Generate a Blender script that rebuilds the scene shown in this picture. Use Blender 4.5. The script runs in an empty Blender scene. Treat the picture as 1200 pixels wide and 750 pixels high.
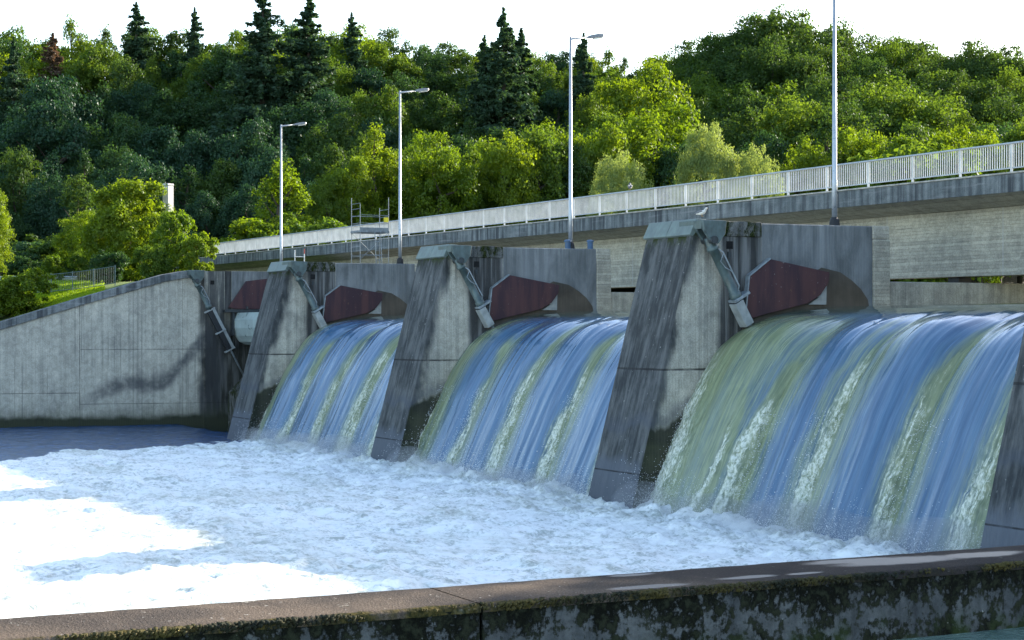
import bpy, bmesh, math, random
import numpy as np
from mathutils import Vector, Matrix, noise as mnoise

random.seed(7)
RNG = np.random.default_rng(11)
SC = bpy.context.scene
COL = SC.collection
R = math.radians

# ------------------------------------------------------------------ frame
# World: X = -t (t = metres along the dam axis away from the near bank),
# Y = p (metres upstream), Z up, tailwater at z = 0, eye at (0, 0, 6).
FPX, CXP, HYP, EYE = 2073.0, 600.0, 386.0, 6.0
YAW = R(63.25)
SN, CS = math.cos(YAW), math.sin(YAW)          # .4501, .8930


def W(t, p, z):
    return Vector((-t, p, z))


def bearing(x, dist):
    """Site on the map: bearing given by photo column x, depth dist -> (t, p)."""
    a = (x - CXP) / FPX
    return (CS - SN * a) * dist, (SN + CS * a) * dist


def rise(y, dist):
    return EYE + (HYP - y) / FPX * dist


# ------------------------------------------------------------------ nodes
class NT:
    def __init__(self, name):
        self.mat = bpy.data.materials.new(name)
        self.mat.use_nodes = True
        self.t = self.mat.node_tree
        self.bsdf = self.t.nodes['Principled BSDF']
        self.out = self.t.nodes['Material Output']

    def n(self, kind, **kw):
        nd = self.t.nodes.new(kind)
        for k, v in kw.items():
            setattr(nd, k, v)
        return nd

    def link(self, a, b):
        if isinstance(a, (int, float)):
            b.default_value = a
        elif isinstance(a, (tuple, list)):
            if len(b.default_value) == 4 and len(a) == 3:
                a = tuple(a) + (1,)
            b.default_value = a
        else:
            self.t.links.new(a, b)

    def pos(self):
        return self.n('ShaderNodeNewGeometry').outputs['Position']

    def nor(self):
        return self.n('ShaderNodeNewGeometry').outputs['Normal']

    def sep(self, v):
        s = self.n('ShaderNodeSeparateXYZ')
        self.link(v, s.inputs[0])
        return s.outputs

    def comb(self, x, y, z):
        s = self.n('ShaderNodeCombineXYZ')
        for i, q in enumerate((x, y, z)):
            self.link(q, s.inputs[i])
        return s.outputs[0]

    def scl(self, v, s):
        m = self.n('ShaderNodeVectorMath', operation='MULTIPLY')
        self.link(v, m.inputs[0])
        m.inputs[1].default_value = s
        return m.outputs[0]

    def noise(self, v, scale=1.0, detail=4, rough=.55, dist=0.0):
        nd = self.n('ShaderNodeTexNoise')
        self.link(v, nd.inputs['Vector'])
        nd.inputs['Scale'].default_value = scale
        nd.inputs['Detail'].default_value = detail
        nd.inputs['Roughness'].default_value = rough
        nd.inputs['Distortion'].default_value = dist
        return nd.outputs['Fac']

    def m(self, op, a, b=0.0, clamp=False):
        nd = self.n('ShaderNodeMath', operation=op)
        nd.use_clamp = clamp
        self.link(a, nd.inputs[0])
        self.link(b, nd.inputs[1])
        return nd.outputs[0]

    def ss(self, x, lo, hi, a=0.0, b=1.0):
        nd = self.n('ShaderNodeMapRange')
        nd.interpolation_type = 'SMOOTHSTEP'
        self.link(x, nd.inputs[0])
        nd.inputs[1].default_value = lo
        nd.inputs[2].default_value = hi
        nd.inputs[3].default_value = a
        nd.inputs[4].default_value = b
        return nd.outputs[0]

    def mix(self, f, a, b):
        nd = self.n('ShaderNodeMix', data_type='RGBA')
        self.link(f, nd.inputs['Factor'])
        self.link(a, nd.inputs[6])
        self.link(b, nd.inputs[7])
        return nd.outputs[2]

    def mulc(self, c, f):
        nd = self.n('ShaderNodeMix', data_type='RGBA', blend_type='MULTIPLY')
        nd.inputs['Factor'].default_value = 1
        self.link(c, nd.inputs[6])
        cc = self.n('ShaderNodeCombineColor')
        for i in range(3):
            self.link(f, cc.inputs[i])
        self.t.links.new(cc.outputs[0], nd.inputs[7])
        return nd.outputs[2]

    def bump(self, h, strength=.3, dist=.02):
        nd = self.n('ShaderNodeBump')
        nd.inputs['Strength'].default_value = strength
        nd.inputs['Distance'].default_value = dist
        self.link(h, nd.inputs['Height'])
        return nd.outputs[0]

    def done(self, col=None, rough=None, nrm=None, metal=None, spec=None):
        b = self.bsdf.inputs
        if col is not None:
            self.link(col, b['Base Color'])
        if rough is not None:
            self.link(rough, b['Roughness'])
        if nrm is not None:
            self.link(nrm, b['Normal'])
        if metal is not None:
            b['Metallic'].default_value = metal
        if spec is not None:
            b['Specular IOR Level'].default_value = spec
        return self.mat


def simple(name, col, rough=.6, metal=0.0, var=.25, scale=3.0, bump=.1, spec=.5):
    """Painted or plain surface with slight mottling, wear and streaks."""
    s = NT(name)
    P = s.pos()
    a = s.noise(P, scale, 5)
    b = s.noise(s.scl(P, (4, 4, .4)), 2.0, 4)
    f = s.m('MULTIPLY', s.ss(a, .3, .7, 1 - var, 1 + var * .3), s.ss(b, .3, .7, 1 - var * .6, 1.0))
    c = s.mulc(col, f)
    return s.done(c, s.ss(a, .3, .7, max(rough - .12, .05), min(rough + .12, 1)), s.bump(a, bump, .01), metal, spec)


def line_mask(s, v, at, w):
    d = s.m('ABSOLUTE', s.m('SUBTRACT', v, at))
    return s.ss(d, w * .5, w, 1, 0)


def mx(s, *a):
    o = a[0]
    for q in a[1:]:
        o = s.m('MAXIMUM', o, q)
    return o


def conc_base(s, P, light, dark, streak=.5, boards=None):
    """Weathered concrete: large blotches, run-off streaks, pores, form marks."""
    big = s.noise(P, .35, 6, .62, .6)
    st = s.noise(s.scl(P, (3.2, 3.2, .10)), 1.0, 5, .6)
    st2 = s.noise(s.scl(P, (9, 9, .25)), 1.0, 3, .6)
    fine = s.noise(P, 22, 3, .6)
    k = s.m('ADD', s.m('MULTIPLY', s.ss(big, .3, .72), .55), s.m('MULTIPLY', s.ss(st, .35, .68), streak))
    k = s.m('ADD', k, s.m('MULTIPLY', s.ss(st2, .45, .7), streak * .4), clamp=True)
    c = s.mix(k, light, dark)
    c = s.mulc(c, s.ss(fine, .25, .75, .78, 1.14))
    med = s.noise(P, 2.6, 6, .7, .5)
    c = s.mulc(c, s.ss(med, .32, .68, .80, 1.12))
    pit = s.ss(s.noise(P, 7.5, 2), .74, .78)
    c = s.mix(s.m('MULTIPLY', pit, .55), c, (.06, .06, .058))
    h = s.m('ADD', s.m('MULTIPLY', fine, .5), s.m('MULTIPLY', big, .5))
    if boards:
        axis, per, amt = boards
        x, y, z = s.sep(P)
        v = z if axis == 'z' else s.m('ADD', x, y)
        u = s.m('DIVIDE', v, per)
        fr = s.m('FRACT', u)
        ln = s.ss(s.m('ABSOLUTE', s.m('SUBTRACT', fr, .5)), .36, .5)
        wn = s.n('ShaderNodeTexWhiteNoise', noise_dimensions='1D')
        s.link(s.m('FLOOR', u), wn.inputs['W'])
        each = s.ss(wn.outputs['Value'], 0, 1, 1 - amt * .7, 1 + amt * .4)
        brk = s.ss(s.noise(P, 1.6, 3), .35, .6)
        c = s.mulc(c, s.m('MULTIPLY', each, s.m('SUBTRACT', 1.0, s.m('MULTIPLY', s.m('MULTIPLY', ln, brk), amt * 1.5))))
        h = s.m('SUBTRACT', h, s.m('MULTIPLY', ln, .6))
    return c, h, st, big, fine


def mat_pier():
    s = NT('pier_concrete')
    P = s.pos()
    x, y, z = s.sep(P)
    nx, ny, nz = s.sep(s.nor())
    c, h, st, big, fine = conc_base(s, P, (.54, .515, .43), (.22, .22, .20), .36, ('h', .115, .10))
    wob = s.m('SUBTRACT', s.noise(s.scl(P, (1.2, 1.2, .5)), 1.0, 4), .5)
    # distance of a point from the sloping nose plane
    dn = s.m('SUBTRACT', y, s.m('ADD', s.m('MULTIPLY', z, .2638), 29.6))
    nose = s.m('MAXIMUM', s.ss(ny, -.7, -.5, 1, 0), s.ss(s.m('ADD', dn, s.m('MULTIPLY', wob, 1.4)), .05, .5, 1, 0))
    dn1 = s.m('ADD', s.m('MULTIPLY', s.noise(s.scl(P, (5, 2, .3)), 1.0, 5, .65), .55), s.m('MULTIPLY', s.noise(s.scl(P, (1.1, 1, .7)), 1.0, 5, .65), .45))
    dirty = s.mix(s.ss(dn1, .40, .62), (.024, .029, .034), (.105, .112, .115))
    speck = s.ss(s.noise(s.scl(P, (12, 12, 6)), 1.0, 2), .70, .76)
    dirty = s.mix(s.m('MULTIPLY', speck, .7), dirty, (.38, .38, .36))
    c = s.mix(s.m('MULTIPLY', nose, .95), c, dirty)
    # dark, wetted strip beside the gate
    slot = s.m('MULTIPLY', s.ss(s.m('ADD', y, s.m('MULTIPLY', wob, .5)), 32.95, 33.25), s.ss(y, 34.75, 34.82, 1, 0))
    slotc = s.mix(s.ss(s.noise(s.scl(P, (3, 5, .22)), 1.0, 5), .45, .62), (.032, .034, .038), (.16, .165, .165))
    c = s.mix(s.m('MULTIPLY', slot, .92), c, slotc)
    # smooth slab above the gate
    slab = s.m('MULTIPLY', s.ss(y, 34.78, 34.82), s.ss(y, 40.0, 40.3, 1, 0))
    slabc = s.mix(s.ss(s.noise(s.scl(P, (.9, .9, .35)), 1.0, 5, .6, .8), .36, .66), (.215, .235, .25), (.10, .115, .128))
    c = s.mix(s.m('MULTIPLY', slab, .85), c, slabc)
    # drips below the top edge
    drip = s.m('MULTIPLY', s.ss(s.m('ADD', z, s.m('MULTIPLY', st, 3.4)), 9.6, 11.4), s.ss(st, .4, .6))
    c = s.mix(s.m('MULTIPLY', drip, s.m('SUBTRACT', .75, s.m('MULTIPLY', slab, .45))), c, (.03, .032, .03))
    moss = s.m('MULTIPLY', s.ss(z, 8.7, 9.15), s.ss(s.noise(P, 3.2, 4), .45, .6))
    moss = s.m('MULTIPLY', moss, s.ss(dn, .3, .1))
    c = s.mix(moss, c, (.03, .04, .012))
    # wet, mossy foot with a washed edge
    wl = s.m('ADD', s.m('SUBTRACT', z, s.m('MULTIPLY', s.m('MINIMUM', s.m('SUBTRACT', y, 30.2), 3.0), .42)), s.m('MULTIPLY', wob, 1.1))
    wet = s.ss(wl, 2.45, 2.75, 1, 0)
    wetc = s.mix(s.ss(big, .35, .6), (.016, .02, .014), (.05, .055, .03))
    sidewet = s.m('MULTIPLY', wet, s.ss(ny, -.7, -.5, 0, 1))
    c = s.mix(s.m('MULTIPLY', sidewet, .93), c, wetc)
    rim = s.m('MULTIPLY', s.ss(wl, 2.7, 3.2, 1, 0), s.ss(wl, 2.5, 2.75))
    c = s.mix(s.m('MULTIPLY', rim, .55), c, (.07, .08, .10))
    nosewash = s.m('MULTIPLY', s.ss(wl, 1.45, 1.9, 1, 0), s.ss(ny, -.7, -.5, 1, 0))
    c = s.mix(s.m('MULTIPLY', nosewash, .8), c, s.mix(big, (.07, .08, .10), (.14, .155, .18)))
    j = mx(s, line_mask(s, z, 4.66, .045), line_mask(s, z, 1.22, .03))
    c = s.mix(s.m('MULTIPLY', j, s.ss(s.noise(P, 1.5, 4), .3, .6, .35, .85)), c, (.02, .02, .02))
    rough = s.m('SUBTRACT', .88, s.m('MULTIPLY', sidewet, .5))
    return s.done(c, rough, s.bump(s.m('SUBTRACT', h, j), .5, .03), spec=.15)


def mat_bank_wall():
    s = NT('training_wall_concrete')
    P = s.pos()
    x, y, z = s.sep(P)
    c, h, st, big, fine = conc_base(s, P, (.54, .52, .44), (.31, .305, .27), .30, ('h', .16, .08))
    wob = s.m('SUBTRACT', s.noise(P, .9, 4), .5)
    # vertical streaks in the middle of the wall
    vs = s.m('MULTIPLY', s.ss(s.noise(s.scl(P, (.2, 7, .05)), 1.0, 3), .52, .68), s.ss(s.noise(P, .3, 2), .4, .6))
    c = s.mix(s.m('MULTIPLY', vs, .45), c, (.10, .105, .105))
    # curved swash mark: dark band with a paler wake below
    zc = s.m('ADD', s.ss(y, 24.5, 28.5, 1.2, 2.65), s.ss(y, 30.2, 33.4, 0, 2.7))
    d = s.m('SUBTRACT', s.m('ADD', z, s.m('MULTIPLY', wob, .7)), zc)
    band = s.m('MULTIPLY', s.ss(s.m('ABSOLUTE', d), .1, .85, 1, 0), s.ss(y, 24.8, 27.5))
    band = s.m('MULTIPLY', band, s.ss(s.noise(s.scl(P, (1, 2, 2)), 1.0, 4), .25, .6, .5, 1))
    c = s.mix(s.m('MULTIPLY', band, .8), c, (.055, .06, .07))
    # black algae beside the gate
    algae = s.m('MULTIPLY', s.ss(s.m('ADD', y, s.m('MULTIPLY', wob, 1.3)), 32.5, 33.2), s.ss(s.m('ADD', z, s.m('MULTIPLY', st, 5.5)), 11.5, 7.6))
    c = s.mix(s.m('MULTIPLY', algae, .93), c, s.mix(s.ss(s.noise(s.scl(P, (1, 4, .4)), 1.0, 5), .42, .62), (.012, .014, .013), (.085, .09, .09)))
    up = s.m('MULTIPLY', s.ss(y, 32.6, 32.9), s.ss(y, 34.3, 34.36, 1, 0))
    up = s.m('MULTIPLY', up, s.ss(s.noise(s.scl(P, (1, 3, .2)), 1.0, 5), .30, .55))
    c = s.mix(s.m('MULTIPLY', up, .85), c, (.05, .053, .056))
    dr = s.m('MULTIPLY', s.ss(s.m('ADD', z, s.m('MULTIPLY', st, 3.0)), 10.2, 11.6), s.ss(st, .45, .6))
    c = s.mix(s.m('MULTIPLY', dr, .6), c, (.05, .05, .05))
    # tide line
    tide = s.ss(s.m('ADD', z, s.m('MULTIPLY', wob, .7)), .35, .75, 1, 0)
    c = s.mix(tide, c, (.012, .015, .012))
    tide2 = s.ss(s.m('ADD', z, s.m('MULTIPLY', st, 2.2)), 1.3, 2.7, 1, 0)
    c = s.mix(s.m('MULTIPLY', tide2, .55), c, (.07, .078, .05))
    j = mx(s, line_mask(s, y, 25.45, .04),
           s.m('MULTIPLY', line_mask(s, z, 2.05, .035), s.ss(y, 25.4, 25.5, 1, 0)),
           s.m('MULTIPLY', line_mask(s, z, 4.75, .03), s.ss(y, 25.4, 25.5, 0, 1)),
           s.m('MULTIPLY', line_mask(s, z, 1.35, .03), s.ss(y, 25.4, 25.5, 0, 1)),
           s.m('MULTIPLY', line_mask(s, y, 31.7, .03), .5), s.m('MULTIPLY', line_mask(s, y, 29.0, .025), .4))
    c = s.mix(s.m('MULTIPLY', j, s.ss(s.noise(P, 1.2, 4), .3, .6, .15, .6)), c, (.04, .04, .04))
    return s.done(c, .88, s.bump(s.m('SUBTRACT', h, j), .45, .03), spec=.12)


def mat_fascia():
    s = NT('bridge_edge_concrete')
    P = s.pos()
    c, h, st, big, fine = conc_base(s, P, (.24, .26, .26), (.10, .115, .12), .7)
    x, y, z = s.sep(P)
    hz = s.ss(s.noise(s.scl(P, (.35, .35, 6)), 1.0, 4), .55, .72)
    c = s.mix(s.m('MULTIPLY', hz, .5), c, (.30, .305, .31))
    dk = s.m('MULTIPLY', s.ss(st, .42, .62), s.ss(s.noise(s.scl(P, (1.6, 1.6, .5)), 1.0, 4), .4, .6))
    c = s.mix(s.m('MULTIPLY', dk, .75), c, (.045, .048, .055))
    return s.done(c, .9, s.bump(h, .5, .02), spec=.12)


def mat_girder():
    s = NT('bridge_girder_concrete')
    P = s.pos()
    c, h, st, big, fine = conc_base(s, P, (.50, .47, .385), (.36, .345, .29), .2, ('z', .13, .20))
    hl = s.ss(s.noise(s.scl(P, (.5, .5, 12)), 1.0, 4), .56, .72)
    c = s.mix(s.m('MULTIPLY', hl, .4), c, (.13, .13, .125))
    x, y, z = s.sep(P)
    fr = s.m('FRACT', s.m('DIVIDE', x, 6.5))
    j = s.ss(s.m('ABSOLUTE', s.m('SUBTRACT', fr, .5)), .003, .008, 1, 0)
    c = s.mix(s.m('MULTIPLY', j, .5), c, (.42, .42, .40))
    return s.done(c, .9, s.bump(h, .5, .03), spec=.12)


def mat_mossy():
    s = NT('mossy_concrete')
    P = s.pos()
    c, h, st, big, fine = conc_base(s, P, (.19, .19, .18), (.06, .065, .065), .7)
    m1 = s.ss(s.noise(s.scl(P, (2.2, 2.2, 1.2)), 1.0, 5, .7), .44, .58)
    c = s.mix(m1, c, s.mix(s.ss(fine, .4, .6), (.008, .012, .004), (.035, .045, .012)))
    return s.done(c, .95, s.bump(s.m('ADD', h, m1), .7, .04), spec=.1)


def mat_parapet_top():
    s = NT('parapet_cap_concrete')
    P = s.pos()
    x, y, z = s.sep(P)
    big = s.noise(P, 1.1, 5, .6, .5)
    agg = s.noise(P, 70, 3, .7)
    agg2 = s.noise(P, 26, 3, .6)
    c = s.mix(s.ss(big, .35, .68), (.120, .094, .074), (.062, .052, .046))
    c = s.mulc(c, s.ss(agg, .3, .7, .62, 1.35))
    c = s.mix(s.m('MULTIPLY', s.ss(agg2, .66, .72), .75), c, (.46, .44, .40))
    c = s.mix(s.m('MULTIPLY', s.ss(s.noise(P, 38, 2), .66, .72), .8), c, (.025, .022, .02))
    lich = s.ss(s.noise(P, 5.5, 5, .65), .66, .71)
    c = s.mix(s.m('MULTIPLY', lich, .7), c, (.42, .40, .34))
    e = s.m('ADD', x, s.m('MULTIPLY', s.m('SUBTRACT', s.noise(P, 9, 5, .7), .5), .16))
    edge = s.m('MULTIPLY', s.ss(e, -8.775, -8.735), s.ss(s.noise(P, 2.4, 4, .7), .42, .58))
    mosc = s.mix(s.ss(s.noise(P, 30, 3), .4, .6), (.022, .025, .008), (.085, .068, .02))
    c = s.mix(s.m('MULTIPLY', edge, .9), c, mosc)
    edge2 = s.ss(e, -9.36, -9.42)
    c = s.mix(s.m('MULTIPLY', edge2, .55), c, (.035, .035, .03))
    # damp stretch with tree shade painted into its colour, and shallow puddles
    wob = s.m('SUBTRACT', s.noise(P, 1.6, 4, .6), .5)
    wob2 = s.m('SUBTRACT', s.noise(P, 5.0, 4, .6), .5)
    damp_shade = s.ss(s.m('ADD', y, s.m('ADD', s.m('MULTIPLY', wob, 2.2), s.m('MULTIPLY', s.m('ADD', x, 9.06), -1.6))), 5.3, 6.0)
    c = s.mix(s.m('MULTIPLY', damp_shade, .72), c, (.022, .022, .024))
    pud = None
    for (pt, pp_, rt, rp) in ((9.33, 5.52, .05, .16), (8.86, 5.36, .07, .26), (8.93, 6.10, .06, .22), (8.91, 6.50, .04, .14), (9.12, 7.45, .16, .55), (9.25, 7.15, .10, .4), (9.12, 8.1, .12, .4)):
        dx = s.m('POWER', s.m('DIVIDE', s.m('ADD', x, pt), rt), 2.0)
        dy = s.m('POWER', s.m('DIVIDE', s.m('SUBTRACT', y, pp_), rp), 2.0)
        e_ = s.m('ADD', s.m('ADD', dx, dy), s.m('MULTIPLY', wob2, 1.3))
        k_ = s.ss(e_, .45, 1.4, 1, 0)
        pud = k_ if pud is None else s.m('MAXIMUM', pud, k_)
    rough_ = s.m('SUBTRACT', s.m('SUBTRACT', .95, s.m('MULTIPLY', damp_shade, .05)), s.m('MULTIPLY', pud, .36))
    bmp = s.m('MULTIPLY', s.m('ADD', agg, s.m('MULTIPLY', agg2, .8)), s.m('SUBTRACT', 1.0, s.m('MULTIPLY', pud, .97)))
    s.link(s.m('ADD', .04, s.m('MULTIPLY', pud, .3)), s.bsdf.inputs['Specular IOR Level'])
    return s.done(c, rough_, s.bump(bmp, .8, .015))


def mat_parapet_face():
    s = NT('parapet_face_concrete')
    P = s.pos()
    x, y, z = s.sep(P)
    c, h, st, big, fine = conc_base(s, P, (.14, .148, .15), (.05, .055, .06), .55)
    n1 = s.noise(s.scl(P, (3, 2.6, 1.0)), 1.0, 6, .72)
    n2 = s.noise(P, 14, 5, .7)
    top = s.ss(z, 4.12, 4.5, -.10, .13)
    low = s.ss(z, 4.08, 4.28, .16, 0)
    v = s.m('ADD', s.m('ADD', n1, top), s.m('ADD', low, s.m('MULTIPLY', s.m('SUBTRACT', n2, .5), .95)))
    k = s.ss(v, .45, .58)
    blk = s.mix(s.ss(n2, .45, .65), (.006, .007, .005), (.026, .030, .019))
    c = s.mix(k, c, blk)
    grn = s.m('MULTIPLY', s.ss(z, 4.3, 4.08), s.ss(s.noise(P, 5, 4), .45, .65))
    c = s.mix(s.m('MULTIPLY', grn, .6), c, (.035, .055, .018))
    wh = s.ss(s.noise(P, 17, 3), .72, .76)
    c = s.mix(s.m('MULTIPLY', wh, .6), c, (.5, .5, .46))
    return s.done(c, .95, s.bump(s.m('ADD', h, s.m('MULTIPLY', n2, 1.2)), .8, .02), spec=.08)


def mat_nappe():
    s = NT('falling_water')
    uv = s.n('ShaderNodeUVMap').outputs[0]
    at = s.n('ShaderNodeAttribute', attribute_name='air')
    air = at.outputs['Fac']
    bead = s.n('ShaderNodeAttribute', attribute_name='bead').outputs['Fac']
    st = s.noise(s.scl(uv, (5.0, .32, 1)), 1.0, 5, .6)
    st2 = s.noise(s.scl(uv, (24, .45, 1)), 1.0, 4, .6)
    st3 = s.noise(s.scl(uv, (11, .6, 1)), 1.0, 4, .65)
    bub = s.noise(s.scl(uv, (15, 6, 1)), 1.0, 5, .75, .4)
    u, v, _ = s.sep(uv)
    low = s.ss(v, 1.0, 9.0)
    a2 = s.m('ADD', air, s.m('MULTIPLY', s.m('SUBTRACT', st3, .5), .75))
    fg = s.ss(a2, .02, .85)                       # greenish aerated water
    wv = s.m('ADD', s.m('MULTIPLY', bead, .72), s.m('MULTIPLY', s.m('SUBTRACT', st3, .5), 1.5))
    wv = s.m('ADD', wv, s.m('MULTIPLY', low, .30))
    wv = s.m('ADD', wv, s.m('MULTIPLY', s.m('SUBTRACT', bub, .5), s.ss(v, 1.0, 6.0, .1, 1.0)))
    fw = s.m('MULTIPLY', s.ss(wv, .56, .98), s.ss(bead, .05, .4))
    blue = s.mix(s.ss(st, .3, .7), (.034, .086, .168), (.078, .158, .262))  # blue of the reflected sky is put into the base colour
    blue = s.mix(s.m('MULTIPLY', s.ss(st2, .57, .76), .36), blue, (.33, .43, .52))
    blue = s.mix(s.m('MULTIPLY', s.ss(st2, .42, .30), .4), blue, (.022, .06, .12))
    green = s.mix(s.ss(st3, .32, .68), (.105, .140, .070), (.235, .275, .145))
    green = s.mix(s.m('MULTIPLY', s.ss(st2, .5, .7), .25), green, (.38, .44, .34))
    white = s.mix(s.ss(bub, .36, .58), (.29, .345, .25), (.72, .745, .65))
    c = s.mix(fg, blue, green)
    c = s.mix(s.m('MULTIPLY', fw, s.ss(bub, .3, .6, .45, .9)), c, white)
    # smooth dark sheet above the lip
    glass = s.ss(s.m('ADD', v, s.m('MULTIPLY', s.m('SUBTRACT', st, .5), .9)), -.35, .75, 1, 0)
    c = s.mix(glass, c, s.mix(st, (.035, .065, .055), (.07, .105, .075)))
    rough = s.m('ADD', s.m('ADD', s.ss(v, .5, 6, 0, .12), .04), s.m('ADD', s.m('MULTIPLY', fg, .22), s.m('MULTIPLY', fw, .35)))
    hh = s.m('ADD', s.m('MULTIPLY', st, .35), s.m('MULTIPLY', st2, .2))
    hh = s.m('ADD', hh, s.m('MULTIPLY', s.m('MULTIPLY', bub, .8), fw))
    hh = s.m('MULTIPLY', hh, s.m('SUBTRACT', 1.0, s.m('MULTIPLY', glass, .85)))
    hh = s.m('MULTIPLY', hh, s.ss(v, .6, 4.0, .3, 1.0))
    s.bsdf.inputs['IOR'].default_value = 1.4
    return s.done(c, rough, s.bump(hh, .36, .05), spec=1.0)


def mat_tail():
    s = NT('churned_river_water')
    P = s.pos()
    foam = s.n('ShaderNodeAttribute', attribute_name='foam').outputs['Fac']
    q = s.scl(P, (1, 1, 1))
    v1 = s.noise(q, .55, 6, .68, .8)
    v2 = s.noise(s.scl(P, (1.7, 2.9, 1)), 1.0, 6, .72, 1.0)
    v3 = s.noise(q, 7.0, 5, .7, .6)
    k = s.m('ADD', foam, s.m('MULTIPLY', s.m('SUBTRACT', v2, .5), 1.3))
    fm = s.ss(k, .28, .62)
    thick = s.m('ADD', s.m('MULTIPLY', v1, .5), s.m('MULTIPLY', v2, .5))
    white = s.mix(s.ss(s.m('ADD', thick, s.m('MULTIPLY', s.m('SUBTRACT', v3, .5), .45)), .36, .54), (.37, .41, .37), (.88, .90, .87))
    tint = s.ss(s.noise(s.scl(P, (.10, .22, 1)), 1.0, 5, .6, 1.2), .46, .66)
    white = s.mix(s.m('MULTIPLY', tint, .75), white, s.mix(s.ss(v2, .4, .6), (.38, .40, .33), (.74, .76, .70)))
    clear = s.mix(s.ss(v2, .35, .65), (.008, .036, .095), (.020, .075, .19))
    rip = s.ss(s.noise(s.scl(P, (1.6, .30, 1)), 1.0, 6, .8, .5), .55, .68)
    clear = s.mix(s.m('MULTIPLY', rip, .4), clear, (.22, .34, .50))
    c = s.mix(fm, clear, white)
    rough = s.ss(fm, 0, 1, .1, .6)
    hh = s.m('ADD', s.m('MULTIPLY', v2, .8), s.m('MULTIPLY', v3, .35))
    return s.done(c, rough, s.bump(hh, .55, .12), spec=.3)


def mat_leaf(name, c1, c2, trans=.5, tcol=None):
    s = NT(name)
    oi = s.n('ShaderNodeObjectInfo').outputs['Random']
    P = s.pos()
    cl = s.noise(P, .55, 3)
    fn = s.noise(P, 3.0, 2)
    f = s.m('ADD', s.m('MULTIPLY', oi, .45), s.m('ADD', s.m('MULTIPLY', s.ss(cl, .3, .7), .35), s.m('MULTIPLY', s.ss(fn, .3, .7), .3)))
    c = s.mix(f, c1, c2)
    d = s.n('ShaderNodeBsdfDiffuse')
    s.link(c, d.inputs[0])
    tr = s.n('ShaderNodeBsdfTranslucent')
    tc = s.n('ShaderNodeMix', data_type='RGBA', blend_type='MULTIPLY')
    tc.inputs['Factor'].default_value = 1
    s.link(c, tc.inputs[6])
    s.link(tcol or (1.5, 1.35, .6), tc.inputs[7])
    s.t.links.new(tc.outputs[2], tr.inputs[0])
    mxs = s.n('ShaderNodeMixShader')
    mxs.inputs[0].default_value = trans
    s.t.links.new(d.outputs[0], mxs.inputs[1])
    s.t.links.new(tr.outputs[0], mxs.inputs[2])
    gl = s.n('ShaderNodeBsdfGlossy')
    gl.inputs['Roughness'].default_value = .45
    gl.inputs[0].default_value = (.9, .95, 1, 1)
    m2 = s.n('ShaderNodeMixShader')
    m2.inputs[0].default_value = .012
    s.t.links.new(mxs.outputs[0], m2.inputs[1])
    s.t.links.new(gl.outputs[0], m2.inputs[2])
    s.t.links.new(m2.outputs[0], s.out.inputs[0])
    return s.mat


def mat_ground(name, c1, c2, scale=.5, bump=.5):
    s = NT(name)
    P = s.pos()
    a = s.noise(P, scale, 6, .65)
    b = s.noise(P, scale * 14, 4, .7)
    c = s.mulc(s.mix(s.ss(a, .35, .65), c1, c2), s.ss(b, .25, .75, .6, 1.3))
    return s.done(c, .95, s.bump(b, bump, .05))


def mat_turf():
    s = NT('bank_turf')
    P = s.pos()
    x, y, z = s.sep(P)
    a = s.noise(P, .4, 5)
    b = s.noise(P, 9, 4, .7)
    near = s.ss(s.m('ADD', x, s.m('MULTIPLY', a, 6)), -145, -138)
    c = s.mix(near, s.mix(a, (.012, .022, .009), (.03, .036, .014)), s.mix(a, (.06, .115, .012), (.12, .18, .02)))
    c = s.mulc(c, s.ss(b, .25, .75, .6, 1.3))
    return s.done(c, .95, s.bump(b, .6, .05))


def mat_red():
    s = NT('oxide_red_paint')
    P = s.pos()
    a = s.noise(s.scl(P, (2, 2.2, .35)), 1.0, 5, .6)
    b = s.noise(P, 4, 5, .7)
    c = s.mix(s.ss(a, .35, .62), (.085, .042, .044), (.048, .028, .036))
    c = s.mix(s.m('MULTIPLY', s.ss(b, .62, .70), .7), c, (.13, .075, .05))
    c = s.mix(s.m('MULTIPLY', s.ss(s.noise(P, 12, 2), .72, .76), .8), c, (.30, .29, .28))
    return s.done(c, .75, s.bump(b, .2, .01), spec=.25)


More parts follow.
